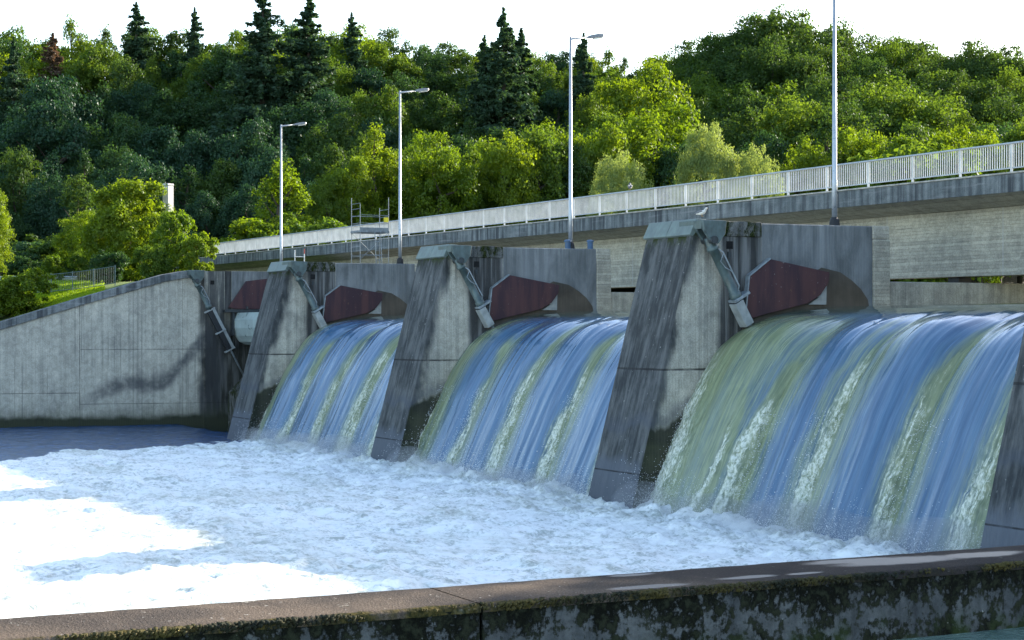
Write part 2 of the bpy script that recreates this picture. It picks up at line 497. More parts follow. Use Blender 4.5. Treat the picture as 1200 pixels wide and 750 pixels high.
M = dict(
    pier=mat_pier(), bank_wall=mat_bank_wall(), fascia=mat_fascia(), girder=mat_girder(), mossy=mat_mossy(),
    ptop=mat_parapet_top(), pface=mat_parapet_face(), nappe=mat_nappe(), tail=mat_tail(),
    cap=simple('grey_green_cap_panel', (.155, .20, .185), .6, 0, .3, 2.0),
    steel=simple('grey_green_steel', (.095, .135, .135), .45, .2, .35, 3.0),
    steel_dark=simple('dark_steel', (.05, .06, .065), .5, .3, .3, 4.0),
    guard=simple('pale_guard_paint', (.33, .36, .36), .5, 0, .25, 3.0),
    red=mat_red(),
    trim=simple('pale_edge_steel', (.30, .35, .38), .5, .3, .3, 5.0),
    cheek=simple('brown_cheek_plate', (.095, .08, .062), .6, 0, .4, 1.2),
    scaf=simple('scaffold_tube', (.24, .27, .29), .5, .4, .2, 6.0, .03),
    galv=simple('galvanised_pole', (.42, .45, .48), .38, .55, .12, 6.0, .03),
    dark=simple('black_iron', (.03, .032, .036), .6, .3, .3, 6.0),
    lamp=simple('lamp_housing_grey', (.22, .23, .24), .5, .1, .2, 9.0),
    glass=simple('lamp_glass', (.70, .70, .64), .2, 0, .1, 9.0),
    white=simple('white_rail_paint', (.66, .66, .64), .45, 0, .18, 2.0, .03),
    rail=simple('grey_handrail_steel', (.40, .45, .49), .45, .3, .2, 3.0),
    kerb=simple('pale_kerb_concrete', (.46, .44, .38), .9, 0, .35, 2.5, .3),
    asphalt=simple('bridge_asphalt', (.05, .05, .052), .95, 0, .3, 5, .3),
    niche_shade_plate=simple('niche_shade_black', (.006, .006, .006), .9),  # flat black that stands for the shade inside a recess
    bluepaint=simple('blue_painted_steel', (.06, .13, .24), .5),
    yellow=simple('yellow_sign_paint', (.75, .62, .02), .5),
    redpaint=simple('red_paint', (.45, .06, .04), .5),
    plank=simple('scaffold_plank', (.20, .23, .25), .7, 0, .35, 4),
    pylon=simple('pale_pylon_concrete', (.62, .60, .57), .85, 0, .15, 1.2, .3),
    bulb=simple('pale_gate_paint', (.36, .44, .43), .35, 0, .25, 1.2),
    bark=simple('tree_bark', (.075, .06, .045), .95, 0, .4, 4, .5),
    feather=simple('white_feathers', (.72, .71, .68), .8),
    greyf=simple('grey_feathers', (.16, .17, .19), .8),
    beak=simple('orange_beak', (.5, .25, .04), .5),
    barrier=simple('guardrail_zinc', (.42, .46, .49), .45, .4, .15, 4),
    fence=simple('green_grey_fence', (.12, .17, .17), .6, .2, .2, 5),
    soil=mat_ground('wood_floor', (.014, .026, .010), (.03, .038, .014), .3),
    turf=mat_turf(),
    path=mat_ground('bank_path_gravel', (.17, .185, .185), (.27, .28, .27), 1.2, .6),
    lake=simple('still_water', (.02, .04, .045), .08, 0, .1, .5, .02),
)
LEAF = dict(
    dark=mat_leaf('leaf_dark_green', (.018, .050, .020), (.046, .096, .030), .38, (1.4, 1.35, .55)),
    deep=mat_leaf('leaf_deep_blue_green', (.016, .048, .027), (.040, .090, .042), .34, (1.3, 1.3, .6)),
    mid=mat_leaf('leaf_mid_green', (.026, .064, .014), (.065, .115, .022), .45),
    fresh=mat_leaf('leaf_fresh_green', (.045, .10, .012), (.11, .175, .020), .5),
    yellow=mat_leaf('leaf_yellow_green', (.056, .115, .009), (.155, .215, .016), .52, (1.56, 1.47, .37)),
    willow=mat_leaf('leaf_pale_willow', (.15, .21, .065), (.26, .32, .11), .5, (1.3, 1.25, .6)),
    spruce=mat_leaf('needle_dark', (.028, .060, .036), (.056, .105, .052), .32, (1.3, 1.3, .6)),
    brown=mat_leaf('needle_dead_brown', (.12, .085, .06), (.19, .135, .095), .3, (1.3, 1.0, .6)),
    grass=mat_leaf('grass_bright', (.14, .25, .012), (.24, .34, .02), .5, (1.5, 1.4, .4)),
)


# ------------------------------------------------------------------ mesh helpers
class MB:
    """Collects geometry (coordinates given as t, p, z) for one mesh."""

    def __init__(self):
        self.v, self.f = [], []

    def add(self, vs, fs):
        o = len(self.v)
        self.v += [Vector(q) for q in vs]
        self.f += [[i + o for i in f] for f in fs]

    def box(self, t0, t1, p0, p1, z0, z1):
        t0, t1 = sorted((t0, t1)); p0, p1 = sorted((p0, p1)); z0, z1 = sorted((z0, z1))
        self.prism([(p0, z0), (p1, z0), (p1, z1), (p0, z1)], t0, t1)
        return self

    def prism(self, poly, t0, t1):
        """poly in (p, z), extruded along t."""
        n = len(poly)
        vs = [W(t0, p, z) for p, z in poly] + [W(t1, p, z) for p, z in poly]
        fs = [list(range(n)), list(range(2 * n - 1, n - 1, -1))]
        fs += [[i, i + n, (i + 1) % n + n, (i + 1) % n] for i in range(n)]
        self.add(vs, fs)
        return self

    def tube(self, pts, rad, seg=10, cap=True):
        """pts are world vectors; rad a number or one per point."""
        pts = [Vector(q) for q in pts]
        if not hasattr(rad, '__len__'):
            rad = [rad] * len(pts)
        rings = []
        ref = None
        for i, q in enumerate(pts):
            d = pts[min(i + 1, len(pts) - 1)] - pts[max(i - 1, 0)]
            if d.length < 1e-7:
                d = pts[min(i + 2, len(pts) - 1)] - pts[max(i - 2, 0)]
            d = d.normalized()
            if ref is None or abs(ref.dot(d)) > .95:
                ref = Vector((0, 0, 1)) if abs(d.z) < .9 else Vector((1, 0, 0))
            a = d.cross(ref).normalized()
            b = d.cross(a).normalized()
            ref = a.cross(d)
            rings.append([q + (a * math.cos(2 * math.pi * k / seg) + b * math.sin(2 * math.pi * k / seg)) * rad[i] for k in range(seg)])
        vs = [v for r in rings for v in r]
        fs = []
        for i in range(len(rings) - 1):
            for k in range(seg):
                k2 = (k + 1) % seg
                fs.append([i * seg + k, i * seg + k2, (i + 1) * seg + k2, (i + 1) * seg + k])
        if cap:
            fs.append(list(range(seg))[::-1])
            o = (len(rings) - 1) * seg
            fs.append([o + k for k in range(seg)])
        self.add(vs, fs)
        return self

    def lathe(self, origin, prof, seg=16, axis=Vector((0, 0, 1))):
        pts = [Vector(origin) + axis * h for r, h in prof]
        return self.tube(pts, [max(r, .001) for r, h in prof], seg)

    def obox(self, c, ux, uy, uz, hx, hy, hz):
        c = Vector(c)
        vs = [c + ux * sx * hx + uy * sy * hy + uz * sz * hz for sz in (-1, 1) for sy in (-1, 1) for sx in (-1, 1)]
        self.add(vs, [[0, 2, 3, 1], [4, 5, 7, 6], [0, 1, 5, 4], [2, 6, 7, 3], [0, 4, 6, 2], [1, 3, 7, 5]])
        return self

    def build(self, name, mat, parent=None, bevel=0.0, smooth=False, origin=None, fix=True):
        me = bpy.data.meshes.new(name)
        org = Vector(origin) if origin is not None else (parent_world(parent) if parent else Vector((0, 0, 0)))
        me.from_pydata([tuple(v - org) for v in self.v], [], self.f)
        if fix or bevel:
            bm = bmesh.new()
            bm.from_mesh(me)
            if bevel:
                bmesh.ops.bevel(bm, geom=[e for e in bm.edges if e.is_manifold and e.calc_face_angle(0) > .5], offset=bevel, segments=1, affect='EDGES', clamp_overlap=True)
            bmesh.ops.recalc_face_normals(bm, faces=bm.faces)
            bm.to_mesh(me)
            bm.free()
        me.materials.append(mat)
        if smooth:
            for f in me.polygons:
                f.use_smooth = True
        o = bpy.data.objects.new(name, me)
        COL.objects.link(o)
        if parent:
            o.parent = parent
            o.location = org - parent_world(parent)
        else:
            o.location = org
        return o


WORLD = {}


def parent_world(o):
    q = Vector((0, 0, 0))
    while o is not None:
        q = q + o.location
        o = o.parent
    return q


def tag(o, label=None, cat=None, group=None, kind=None):
    for k, v in (('label', label), ('category', cat), ('group', group), ('kind', kind)):
        if v:
            o[k] = v
    return o


def thing(name, loc, label, cat, group=None):
    o = bpy.data.objects.new(name, None)
    o.empty_display_size = .5
    COL.objects.link(o)
    o.location = loc
    return tag(o, label, cat, group)


def copy_tree(o, parent=None):
    c = o.copy()
    COL.objects.link(c)
    c.parent = parent
    for ch in list(o.children):
        copy_tree(ch, c)
    return c


def np_mesh(name, verts, faces, mat, smooth=True):
    me = bpy.data.meshes.new(name)
    verts = np.asarray(verts, dtype=np.float32)
    faces = np.asarray(faces, dtype=np.int32)
    me.vertices.add(len(verts))
    me.vertices.foreach_set('co', verts.ravel())
    k = faces.shape[1]
    me.loops.add(faces.size)
    me.loops.foreach_set('vertex_index', faces.ravel())
    me.polygons.add(len(faces))
    me.polygons.foreach_set('loop_start', np.arange(0, faces.size, k, dtype=np.int32))
    me.polygons.foreach_set('loop_total', np.full(len(faces), k, dtype=np.int32))
    if smooth:
        me.polygons.foreach_set('use_smooth', np.ones(len(faces), dtype=bool))
    me.update(calc_edges=True)
    me.validate()
    if mat:
        me.materials.append(mat)
    return me


def grid_faces(nu, nv):
    i = np.arange(nu - 1)[:, None]
    j = np.arange(nv - 1)[None, :]
    a = (i * nv + j).ravel()
    return np.stack([a, a + 1, a + nv + 1, a + nv], 1)


_LAT = RNG.random((256, 256))


def vnoise(x, y):
    xi = np.floor(x).astype(int); yi = np.floor(y).astype(int)
    fx = x - xi; fy = y - yi
    fx = fx * fx * (3 - 2 * fx); fy = fy * fy * (3 - 2 * fy)
    a = _LAT[xi % 256, yi % 256]; b = _LAT[(xi + 1) % 256, yi % 256]
    c = _LAT[xi % 256, (yi + 1) % 256]; d = _LAT[(xi + 1) % 256, (yi + 1) % 256]
    return (a * (1 - fx) + b * fx) * (1 - fy) + (c * (1 - fx) + d * fx) * fy


def fbm(x, y, octv=4, gain=.5):
    s = 0; a = 1; tot = 0
    for k in range(octv):
        s = s + a * vnoise(x * 2 ** k + 17.3 * k, y * 2 ** k + 9.1 * k)
        tot += a
        a *= gain
    return s / tot


def sstep(x, a, b):
    u = np.clip((np.asarray(x, float) - a) / (b - a), 0, 1)
    return u * u * (3 - 2 * u)


# ------------------------------------------------------------------ dam
PIERS = [51.6, 71.4, 91.9, 32.1]
HALF = 1.5
NX = Vector((-1, 0, 0)); NY = Vector((0, 1, 0)); NZ = Vector((0, 0, 1))

pier_labels = [
    'large weathered concrete pier left of the widest waterfall, gull perched on top',
    'weathered concrete pier between the middle waterfall and the narrow left waterfall',
    'farthest concrete pier, left of the narrow waterfall, with scaffold tower on top',
    'concrete pier cut off by the right edge of the photo, right of the widest waterfall',
]


def make_pier(t):
    root = thing('dam_pier', W(t, 29.6, 0), pier_labels[0], 'dam pier', 'sloping concrete piers of the dam')
    b = MB()
    prof = [(29.2, -1.5), (32.0, 9.12), (32.05, 9.2), (39.5, 9.65), (40.2, 9.65), (40.2, 7.7), (54.0, 7.7), (54.0, -1.5)]
    prof = [(29.2, -1.5), (32.01, 9.14), (32.3, 9.5), (32.6, 9.62), (40.2, 9.65), (40.2, 7.7), (54.0, 7.7), (54.0, -1.5)]
    b.prism(prof, t - HALF, t + HALF)
    b.build('body', M['pier'], root, .04)
    for k in range(2):
        c = MB()
        w = (2 * HALF + .06) / 2
        a0 = t + HALF + .05 - k * w - .012
        c.prism([(31.90, 9.17), (32.03, 9.12), (32.56, 9.64), (32.56, 9.70), (32.16, 9.71)], a0, a0 - w + .024)
        c.build('cap_panel', M['cap'], root, .012)
    # column under the bridge end and its top stone
    for side in (-1, 1):
        e = t + side * HALF
        c = MB().box(e + side * .09, e - side * .4, 39.52, 40.24, 6.2, 9.18)
        c.build('column', M['girder'], root, .02)
        c = MB().box(e + side * .07, e - side * .4, 39.50, 40.22, 9.2, 9.655)
        c.build('column_cap', M['girder'], root, .02)
        c = MB().box(e + side * .05, e - side * .3, 33.02, 34.78, 9.14, 9.66)
        c.build('mossy_coping', M['mossy'], root, .03)
        c = MB()
        arc = [(34.0, 5.2), (34.0, 6.5), (37.3, 8.15), (38.1, 8.0), (38.6, 7.72), (39.0, 7.42), (39.3, 7.05), (39.36, 6.8), (39.36, 5.2)]
        c.prism(arc, e + side * .02, e - side * .2)
        c.build('cheek_plate', M['cheek'], root)
        c = MB().box(e + side * .012, e - side * .1, 33.36, 33.62, 8.72, 8.98)
        nb = c.build('niche_shade_plate', M['niche_shade_plate'], root)  # no real hole: black surface plate painted as a shaded recess
        c = MB().box(e + side * .06, e - side * .05, 33.40, 33.52, 8.42, 8.62)
        c.tube([W(e + side * .03, 33.46, 8.42), W(e + side * .03, 33.46, 7.9)], .018, 6)
        c.build('junction_box', M['steel_dark'], root)
    # bridge bearings on the low rear part
    for q, zt in ((44.78, 7.94), (50.2, 8.92)):
        c = MB().box(t - .3, t + .3, q - .3, q + .3, 7.7, zt)
        c.build('bridge_bearing', M['dark'], root)
    return root


pier0 = make_pier(PIERS[0])
for i, t in enumerate(PIERS[1:]):
    c = copy_tree(pier0)
    c.location = W(t, 29.6, 0)
    c['label'] = pier_labels[i + 1]

# ------------------------------------------------------------------ bank training wall and abutment
TW = [(111.5, 8.0), (111.0, 20.0), (108.9, 33.0), (108.8, 54.0)]


def coping_z(p):
    return float(np.interp(p, [8, 20.7, 25.4, 30.5, 31.8, 32.6], [2.7, 6.42, 7.92, 9.45, 9.70, 9.70]))


wall = thing('training_wall', W(110, 25, 0), 'long pale concrete bank wall with sloping dark coping, curved dark stain and tide line', 'wall')
mb = MB()
ps = [8, 14, 20.7, 25.4, 30.5, 31.8, 33.0]
pts = [(float(np.interp(p, [q[1] for q in TW], [q[0] for q in TW])), p) for p in ps]
vs = []; fs = []
for (t, p) in pts:
    zc = coping_z(p) - .42
    vs += [W(t, p, -1.5), W(t, p, zc), W(t + 1.0, p, zc), W(t + 1.0, p, -1.5)]
for i in range(len(pts) - 1):
    a = i * 4; b_ = a + 4
    fs += [[a, a + 1, b_ + 1, b_], [a + 1, a + 2, b_ + 2, b_ + 1], [a + 2, a + 3, b_ + 3, b_ + 2]]
fs += [[0, 3, 2, 1], [len(vs) - 4, len(vs) - 3, len(vs) - 2, len(vs) - 1]]
mb.add(vs, fs)
mb.build('wall_face', M['bank_wall'], wall)
mb = MB()
vs = []; fs = []
cp = pts[:-1] + [(109.05, 32.2)]
for (t, p) in cp:
    zc = coping_z(p)
    vs += [W(t - .14, p, zc - .46), W(t - .14, p, zc), W(t + 1.1, p, zc), W(t + 1.1, p, zc - .46)]
for i in range(len(cp) - 1):
    a = i * 4; b_ = a + 4
    fs += [[a, a + 1, b_ + 1, b_], [a + 1, a + 2, b_ + 2, b_ + 1], [a + 2, a + 3, b_ + 3, b_ + 2], [a + 3, a, b_, b_ + 3]]
fs += [[0, 3, 2, 1], [len(vs) - 4, len(vs) - 3, len(vs) - 2, len(vs) - 1]]
mb.add(vs, fs)
mb.build('coping', M['fascia'], wall, .015)

abut = thing('abutment', W(110, 40, 0), 'concrete dam abutment at the far bank with red gate plate and dark algae', 'abutment')
MB().box(108.8, 112.5, 33.0, 54, -1.5, 9.70).build('body', M['bank_wall'], abut)
MB().box(108.74, 112.4, 34.36, 40.2, 7.2, 9.72).build('upper_slab', M['pier'], abut, .02)
MB().box(108.77, 109.2, 33.42, 33.66, 8.85, 9.1).build('niche_shade_plate', M['niche_shade_plate'], abut)  # black plate on the wall in place of a dark recess

# weir body below the gates
weir = thing('weir_sill', W(60, 38, 0), 'dark concrete weir sill under the falling water between the piers', 'weir')
for i, (a, b_) in enumerate([(33.6, 50.1), (53.1, 69.9), (72.9, 90.4), (93.4, 108.8), (13.0, 30.6)]):
    MB().prism([(34.6, -1.5), (34.6, 2.0), (36.5, 3.9), (39.5, 4.4), (54, 4.4), (54, -1.5)], a + .01, b_ - .01).build('sill_block', M['mossy'], weir)

# right abutment outside the frame
ra = thing('abutment', W(11, 40, 0), 'concrete abutment of the dam on the near bank, outside the photo', 'abutment')
MB().box(10.0, 13.0, 30.4, 54, -1.5, 9.65).build('body', M['girder'], ra, .03)

# ------------------------------------------------------------------ hydraulic cylinders
def cyl_parts(root, tf, a, b_, r=.165):
    """a, b_: ends (p, z) of the barrel, mounted at distance in front of face tf."""
    A = W(tf - .33, *a); B = W(tf - .33, *b_)
    d = (B - A).normalized()
    br = MB()
    br.prism([(a[0] - .42, a[1] + .65), (a[0] + .52, a[1] + .65), (a[0] + .46, a[1] + .2), (a[0] + .2, a[1] - .12), (a[0] - .05, a[1] - .1), (a[0] - .36, a[1] + .3)], tf - .62, tf - .48)
    br.prism([(a[0] - .42, a[1] + .65), (a[0] + .52, a[1] + .65), (a[0] + .46, a[1] + .2), (a[0] + .2, a[1] - .12), (a[0] - .05, a[1] - .1), (a[0] - .36, a[1] + .3)], tf - .16, tf - .03)
    br.box(tf - .475, tf + .9, a[0] - .40, a[0] + .48, a[1] + .36, a[1] + .67)
    br.build('bracket', M['steel'], root, .012)
    pin = MB().tube([W(tf - .70, *a), W(tf + .02, *a)], .13, 14)
    pin.build('pivot_pin', M['steel_dark'], root)
    L = (B - A).length
    bar = MB()
    prof = [(0, -.1), (.13, -.1), (.17, .02), (.17, .22), (r + .05, .24), (r + .05, .36), (r, .38), (r, L - .34), (r + .045, L - .32), (r + .045, L - .1), (r - .02, L - .08), (r - .02, L)]
    bar.lathe(A, prof, 18, d)
    bar.build('barrel', M['steel'], root, 0, True)
    pipe = MB()
    off = Vector((.22, 0, 0)) + d.cross(NX) * .16
    pipe.tube([A + off * .6 + d * .4, A + off + d * .55, A + off + d * (L - .5), A + off * .6 + d * (L - .35)], .025, 8)
    pipe.tube([A + off + d * .6, A + off + d * .8 + NY * -.22 + NZ * -.1, A + off + d * 1.15 + NY * -.2, A + off + d * 1.3], .018, 6)
    pipe.build('oil_pipe', M['trim'], root)
    return A, B, d, L


cyl_labels = ['hydraulic gate cylinder on the large pier beside the widest waterfall',
              'hydraulic gate cylinder on the pier left of the middle waterfall',
              'hydraulic gate cylinder on the farthest pier, above the narrow left waterfall']
g = 'hydraulic cylinders that move the gates'
tf = PIERS[0] - HALF
cy = thing('hydraulic_cylinder', W(tf, 32.5, 9.0), cyl_labels[0], 'hydraulic cylinder', g)
A, B, d, L = cyl_parts(cy, tf, (32.45, 8.98), (33.62, 6.95))
MB().tube([B - d * .05, B + d * 1.2], .075, 12).build('piston_rod', M['trim'], cy, 0, True)
MB().obox(B + d * .42 - d.cross(NX) * .10 - NX * .20, d, d.cross(NX), NX, .44, .165, .03).obox(B + d * .42 - d.cross(NX) * .255, d, d.cross(NX), NX, .44, .02, .19).build('rod_guard', M['guard'], cy, .008)
MB().obox(B - d * .10 + d.cross(NX) * .10, d, d.cross(NX), NX, .05, .34, .22).build('guard_clamp', M['trim'], cy, .01)
for i, t in enumerate(PIERS[1:3]):
    c = copy_tree(cy)
    c.location = W(t - HALF, 32.5, 9.0)
    c['label'] = cyl_labels[i + 1]

tf = 108.78
cy1 = thing('hydraulic_cylinder', W(tf, 32.3, 9.2), 'fully extended hydraulic cylinder with long pale guard on the far bank wall', 'hydraulic cylinder', g)
A, B, d, L = cyl_parts(cy1, tf, (32.35, 9.06), (33.3, 7.25))
sd = d.cross(NX)
MB().tube([B - d * .05, B + d * 5.1], .06, 10).build('piston_rod', M['trim'], cy1, 0, True)
MB().obox(B + d * 1.45 + sd * -.08, d, sd, NX, 1.42, .17, .10).build('rod_housing', M['dark'], cy1)
MB().obox(B + d * 1.45 + sd * .16 + NX * -.05, d, sd, NX, 1.45, .13, .02).build('rod_guard', M['guard'], cy1)
for k in (.02, 1.55, 2.85):
    MB().obox(B + d * k + sd * -.05, d, sd, NX, .045, .36, .13).build('guard_clamp', M['guard'], cy1, .008)

# ------------------------------------------------------------------ flap gates
PLATE = [(33.94, 6.30), (34.12, 7.80), (34.98, 8.40), (37.48, 7.98), (37.44, 7.62), (37.1, 7.2), (36.55, 6.90), (35.66, 6.70), (34.8, 6.52)]
gate_labels = ['lowered flap gate with dark red side plate at the widest waterfall',
               'lowered flap gate with dark red side plate at the middle waterfall',
               'lowered flap gate with dark red side plate at the narrow left waterfall']
gates = [(PIERS[0] - HALF, 33.6), (PIERS[1] - HALF, 53.1), (PIERS[2] - HALF, 72.9)]


def make_gate(t0, t1, label):
    root = thing('flap_gate', W(t0, 38, 4.4), label, 'flap gate', 'flap gates of the dam')
    sp = MB()
    sp.prism(PLATE, t0 - .24, t0 - .14)
    o = sp.build('side_plate', M['red'], root, .01)
    tr = MB()
    def strip(a, b_):
        a = Vector(a); b_ = Vector(b_)
        n = Vector((-(b_ - a).y, (b_ - a).x)).normalized() * .045
        tr.prism([(a.x - n.x * .2, a.y - n.y * .2), (b_.x - n.x * .2, b_.y - n.y * .2), (b_.x + n.x, b_.y + n.y), (a.x + n.x, a.y + n.y)], t0 - .29, t0 - .1)
    strip(PLATE[0], PLATE[1]); strip(PLATE[1], PLATE[2])
    tr.build('edge_trim', M['trim'], root)
    rb = MB().prism([(37.0, 7.9), (37.46, 7.8), (37.44, 6.86), (36.7, 6.86), (37.1, 7.1)], t0 - .10, t0 - .03)
    rb.build('seal_plate', M['guard'], root)
    lf = MB()
    ln = [(38.6, 4.5), (37.2, 5.25), (35.8, 5.75), (34.6, 5.92), (34.05, 5.80)]
    lo = [(p, z - .16) for p, z in reversed(ln)]
    lf.prism(ln + lo, t0 - .05, t1 + .05)
    lf.build('gate_leaf', M['steel_dark'], root)
    return root


for (a, b_), l in zip(gates, gate_labels):
    make_gate(a, b_, l)

gr = thing('flap_gate', W(108.7, 38, 5), 'raised closed flap gate with dark red plate and pale rounded belly by the far bank', 'flap gate', 'flap gates of the dam')
MB().prism([(34.55, 7.42), (35.7, 9.08), (37.3, 9.28), (38.6, 8.7), (38.6, 7.3), (35, 7.3)], 108.55, 108.68).build('side_plate', M['red'], gr, .01)
MB().box(108.2, 108.72, 34.2, 38.6, 7.08, 7.26).box(108.1, 108.3, 35.6, 35.7, 7.26, 7.46).build('cross_beam', M['steel_dark'], gr, .01)
MB().box(108.3, 108.74, 34.72, 34.86, 5.6, 7.08).build('web_plate', M['steel_dark'], gr)
be = MB()
prof = []
for k in range(13):
    a = math.pi * k / 12
    prof.append((35.85 - 1.05 * math.sin(a * .5 + .0) * (1 if k else .9), 7.0 - 2.15 * (1 - math.cos(a)) / 2))
outline = [(35.05, 7.06), (34.86, 6.6), (34.84, 6.1), (34.98, 5.6), (35.25, 5.22), (35.65, 5.02), (36.1, 5.0), (36.6, 5.15), (37.2, 5.6), (37.6, 6.3), (37.7, 7.06)]
be.prism(outline, 93.45, 108.62)
be.build('gate_belly', M['bulb'], gr, 0, False)
MB().prism([(38.4, 4.4), (38.7, 4.4), (38.5, 7.4), (38.2, 7.4)], 93.45, 108.7).build('gate_leaf', M['steel_dark'], gr)

# ------------------------------------------------------------------ falling water
PROF = np.array([(54, 6.90), (47, 6.89), (41.5, 6.87), (39.0, 6.84), (37.4, 6.78), (36.2, 6.66), (35.3, 6.49), (34.5, 6.20), (33.8, 5.78), (33.2, 5.22),
                 (32.55, 4.35), (31.95, 3.3), (31.35, 2.05), (30.75, .75), (30.25, -.4)])


def resample(P_, step):
    # Catmull-like smoothing through dense linear + gaussian
    d = np.r_[0, np.cumsum(np.hypot(*np.diff(P_, axis=0).T))]
    s = np.arange(0, d[-1], step)
    q = np.stack([np.interp(s, d, P_[:, 0]), np.interp(s, d, P_[:, 1])], 1)
    k = np.exp(-np.linspace(-2, 2, 13) ** 2); k /= k.sum()
    for c in range(2):
        e = np.r_[np.full(6, q[0, c]), q[:, c], np.full(6, q[-1, c])]
        if c == 0 or True:
            q[6:-6, c] = np.convolve(e, k, 'valid')[6:-6]
    return s, q


def make_fall(tL, tR, bands, splits, seed, label):
    s_, q = resample(PROF, .075)
    lip = s_[np.argmin(np.abs(q[:, 0] - 35.6))]
    v = s_ - lip                       # metres below the lip
    width = tL - tR
    ns = int(width / .075)
    S = np.linspace(0, width, ns)
    dq = np.gradient(q, axis=0)
    nrm = np.stack([dq[:, 1], -dq[:, 0]], 1)
    nrm /= np.linalg.norm(nrm, axis=1)[:, None]
    nrm *= np.where(nrm[:, 0:1] > 0.3, -1, 1)
    nrm[nrm[:, 1] < -.2] *= -1
    Sg, Vg = np.meshgrid(S, v, indexing='ij')
    down = sstep(Vg, -.9, 2.2)
    off = np.zeros_like(Sg)
    start = np.zeros_like(Sg)
    # lobes between splitter lines
    ed = [-.3] + splits + [width + .3]
    for a, b_ in zip(ed[:-1], ed[1:]):
        m = (Sg >= a) & (Sg < b_)
        u = (Sg - a) / (b_ - a)
        lobe = np.clip(4 * u ** 1.25 * (1 - u ** 1.25), 0, 1) ** .42
        start = np.where(m, .9 * (2 * u - 1) ** 2, start)
        off = np.where(m, lobe * .50 * (.85 + .3 * math.sin(a * 3 + seed)), off)
    off *= sstep(Vg - start, -.1, 2.6)
    air = np.zeros_like(Sg)
    bead = np.zeros_like(Sg)
    for (c0, w0, w1, amp, v0) in bands:
        wig = (fbm(Vg * .45 + seed, Sg * 0 + c0, 4) - .5) * .9
        w = w0 + (w1 - w0) * sstep(Vg, 0, 9)
        g_ = np.exp(-(np.abs((Sg - c0 - wig) / w) ** 1.6) * 1.1)
        if amp > 1:
            off += .22 * g_ * sstep(Vg, v0 + .5, v0 + 4)
        air = np.maximum(air, amp * g_ * sstep(Vg, v0, v0 + 1.8))
        gb = np.exp(-(np.abs((Sg - c0 + .30 * w - wig) / (w * .55)) ** 2.2))
        gb *= .55 + .75 * fbm(Vg * .8 + c0 * 5, Sg * 1.2 + seed, 3)
        bead = np.maximum(bead, min(amp, 1.25) * gb * sstep(Vg, v0 + .6, v0 + 4.0) * (0 if amp < .77 else 1))
    rip = fbm(Sg * 3.1 + seed, Vg * .30, 4) - .5
    off += rip * .10 * down
    chop = fbm(Sg * 3.4 + seed * 3, Vg * 1.1, 5, .6) - .45
    off += chop * (air * .12 + bead * .20) * sstep(Vg, 1.5, 8)
    fine = fbm(Sg * 9 + seed, Vg * 5, 3) - .5
    off += fine * (air * .03 + bead * .17) * sstep(Vg, 1.5, 7)
    X = -(tL - Sg)
    Y = q[None, :, 0] + nrm[None, :, 0] * off
    Z = q[None, :, 1] + nrm[None, :, 1] * off
    vs = np.stack([X, Y, Z], -1).reshape(-1, 3)
    fc = grid_faces(len(S), len(v))
    me = np_mesh('waterfall', vs, fc, M['nappe'])
    at = me.attributes.new('air', 'FLOAT', 'POINT')
    at.data.foreach_set('value', air.reshape(-1).astype(np.float32))
    at = me.attributes.new('bead', 'FLOAT', 'POINT')
    at.data.foreach_set('value', bead.reshape(-1).astype(np.float32))
    uvl = me.uv_layers.new(name='UVMap')
    uv = np.stack([Sg + seed * 3.7, Vg], -1).reshape(-1, 2).astype(np.float32)
    li = np.empty(len(me.loops), dtype=np.int32)
    me.loops.foreach_get('vertex_index', li)
    uvl.data.foreach_set('uv', uv[li].ravel())
    o = bpy.data.objects.new('waterfall', me)
    COL.objects.link(o)
    tag(o, label, 'waterfall', 'waterfalls over the lowered gates', 'structure')
    return o


B3 = [(1.0, 2.4, 2.0, .95, -.8), (3.2, 1.9, 1.7, .76, -.6), (8.9, .9, .9, .6, -.2), (12.6, .5, .7, .6, .2), (15.0, .3, .9, .55, 2.0), (.2, .4, .4, .9, 1.5), (4.75, .4, .55, 1.3, 2.2), (3.75, .3, .45, 1.25, 3.4), (4.9, .9, .9, .7, -.3), (8.3, .45, .85, .95, -.2), (7.5, .3, .55, .55, -.4), (12.0, .3, .55, .95, .4), (15.6, .3, .95, .9, 2.6), (.1, .4, .5, 1.0, 2.0)]
B2 = [(.9, 1.4, 1.0, .76, -.6), (4.4, .6, .7, .6, .1), (8.4, .6, .7, .6, 0), (12.6, .6, .7, .6, .2), (.1, .35, .5, 1.0, 2.5), (3.9, .4, .45, .85, 1.4), (7.8, .4, .75, .95, .2), (12.0, .35, .55, .9, .9), (16.3, .3, .6, .9, 1.5)]
B1 = [(.8, 1.4, .8, .76, -.6), (4.8, .6, .7, .6, .1), (8.9, .6, .7, .6, 0), (13.2, .6, .7, .6, .2), (.1, .3, .4, 1.0, 3.0), (4.2, .45, .5, .85, 1.6), (8.3, .45, .55, .9, .5), (12.6, .4, .85, .95, .1), (16.7, .7, 1.0, .9, 0)]
make_fall(50.1, 33.6, B3, [4.9, 8.2, 12.0], 2.0, 'widest waterfall of green, blue and white streaked water on the right')
make_fall(69.9, 53.1, B2, [3.9, 7.8, 12.0], 5.0, 'middle waterfall of blue water with four foamy streaks')
make_fall(90.4, 72.9, B1, [4.2, 8.3, 12.6], 9.0, 'narrow left waterfall of blue water with pale streaks')
make_fall(30.6, 13.0, B2, [3.9, 7.8, 12.0], 13.0, 'waterfall outside the photo, right of the last pier')

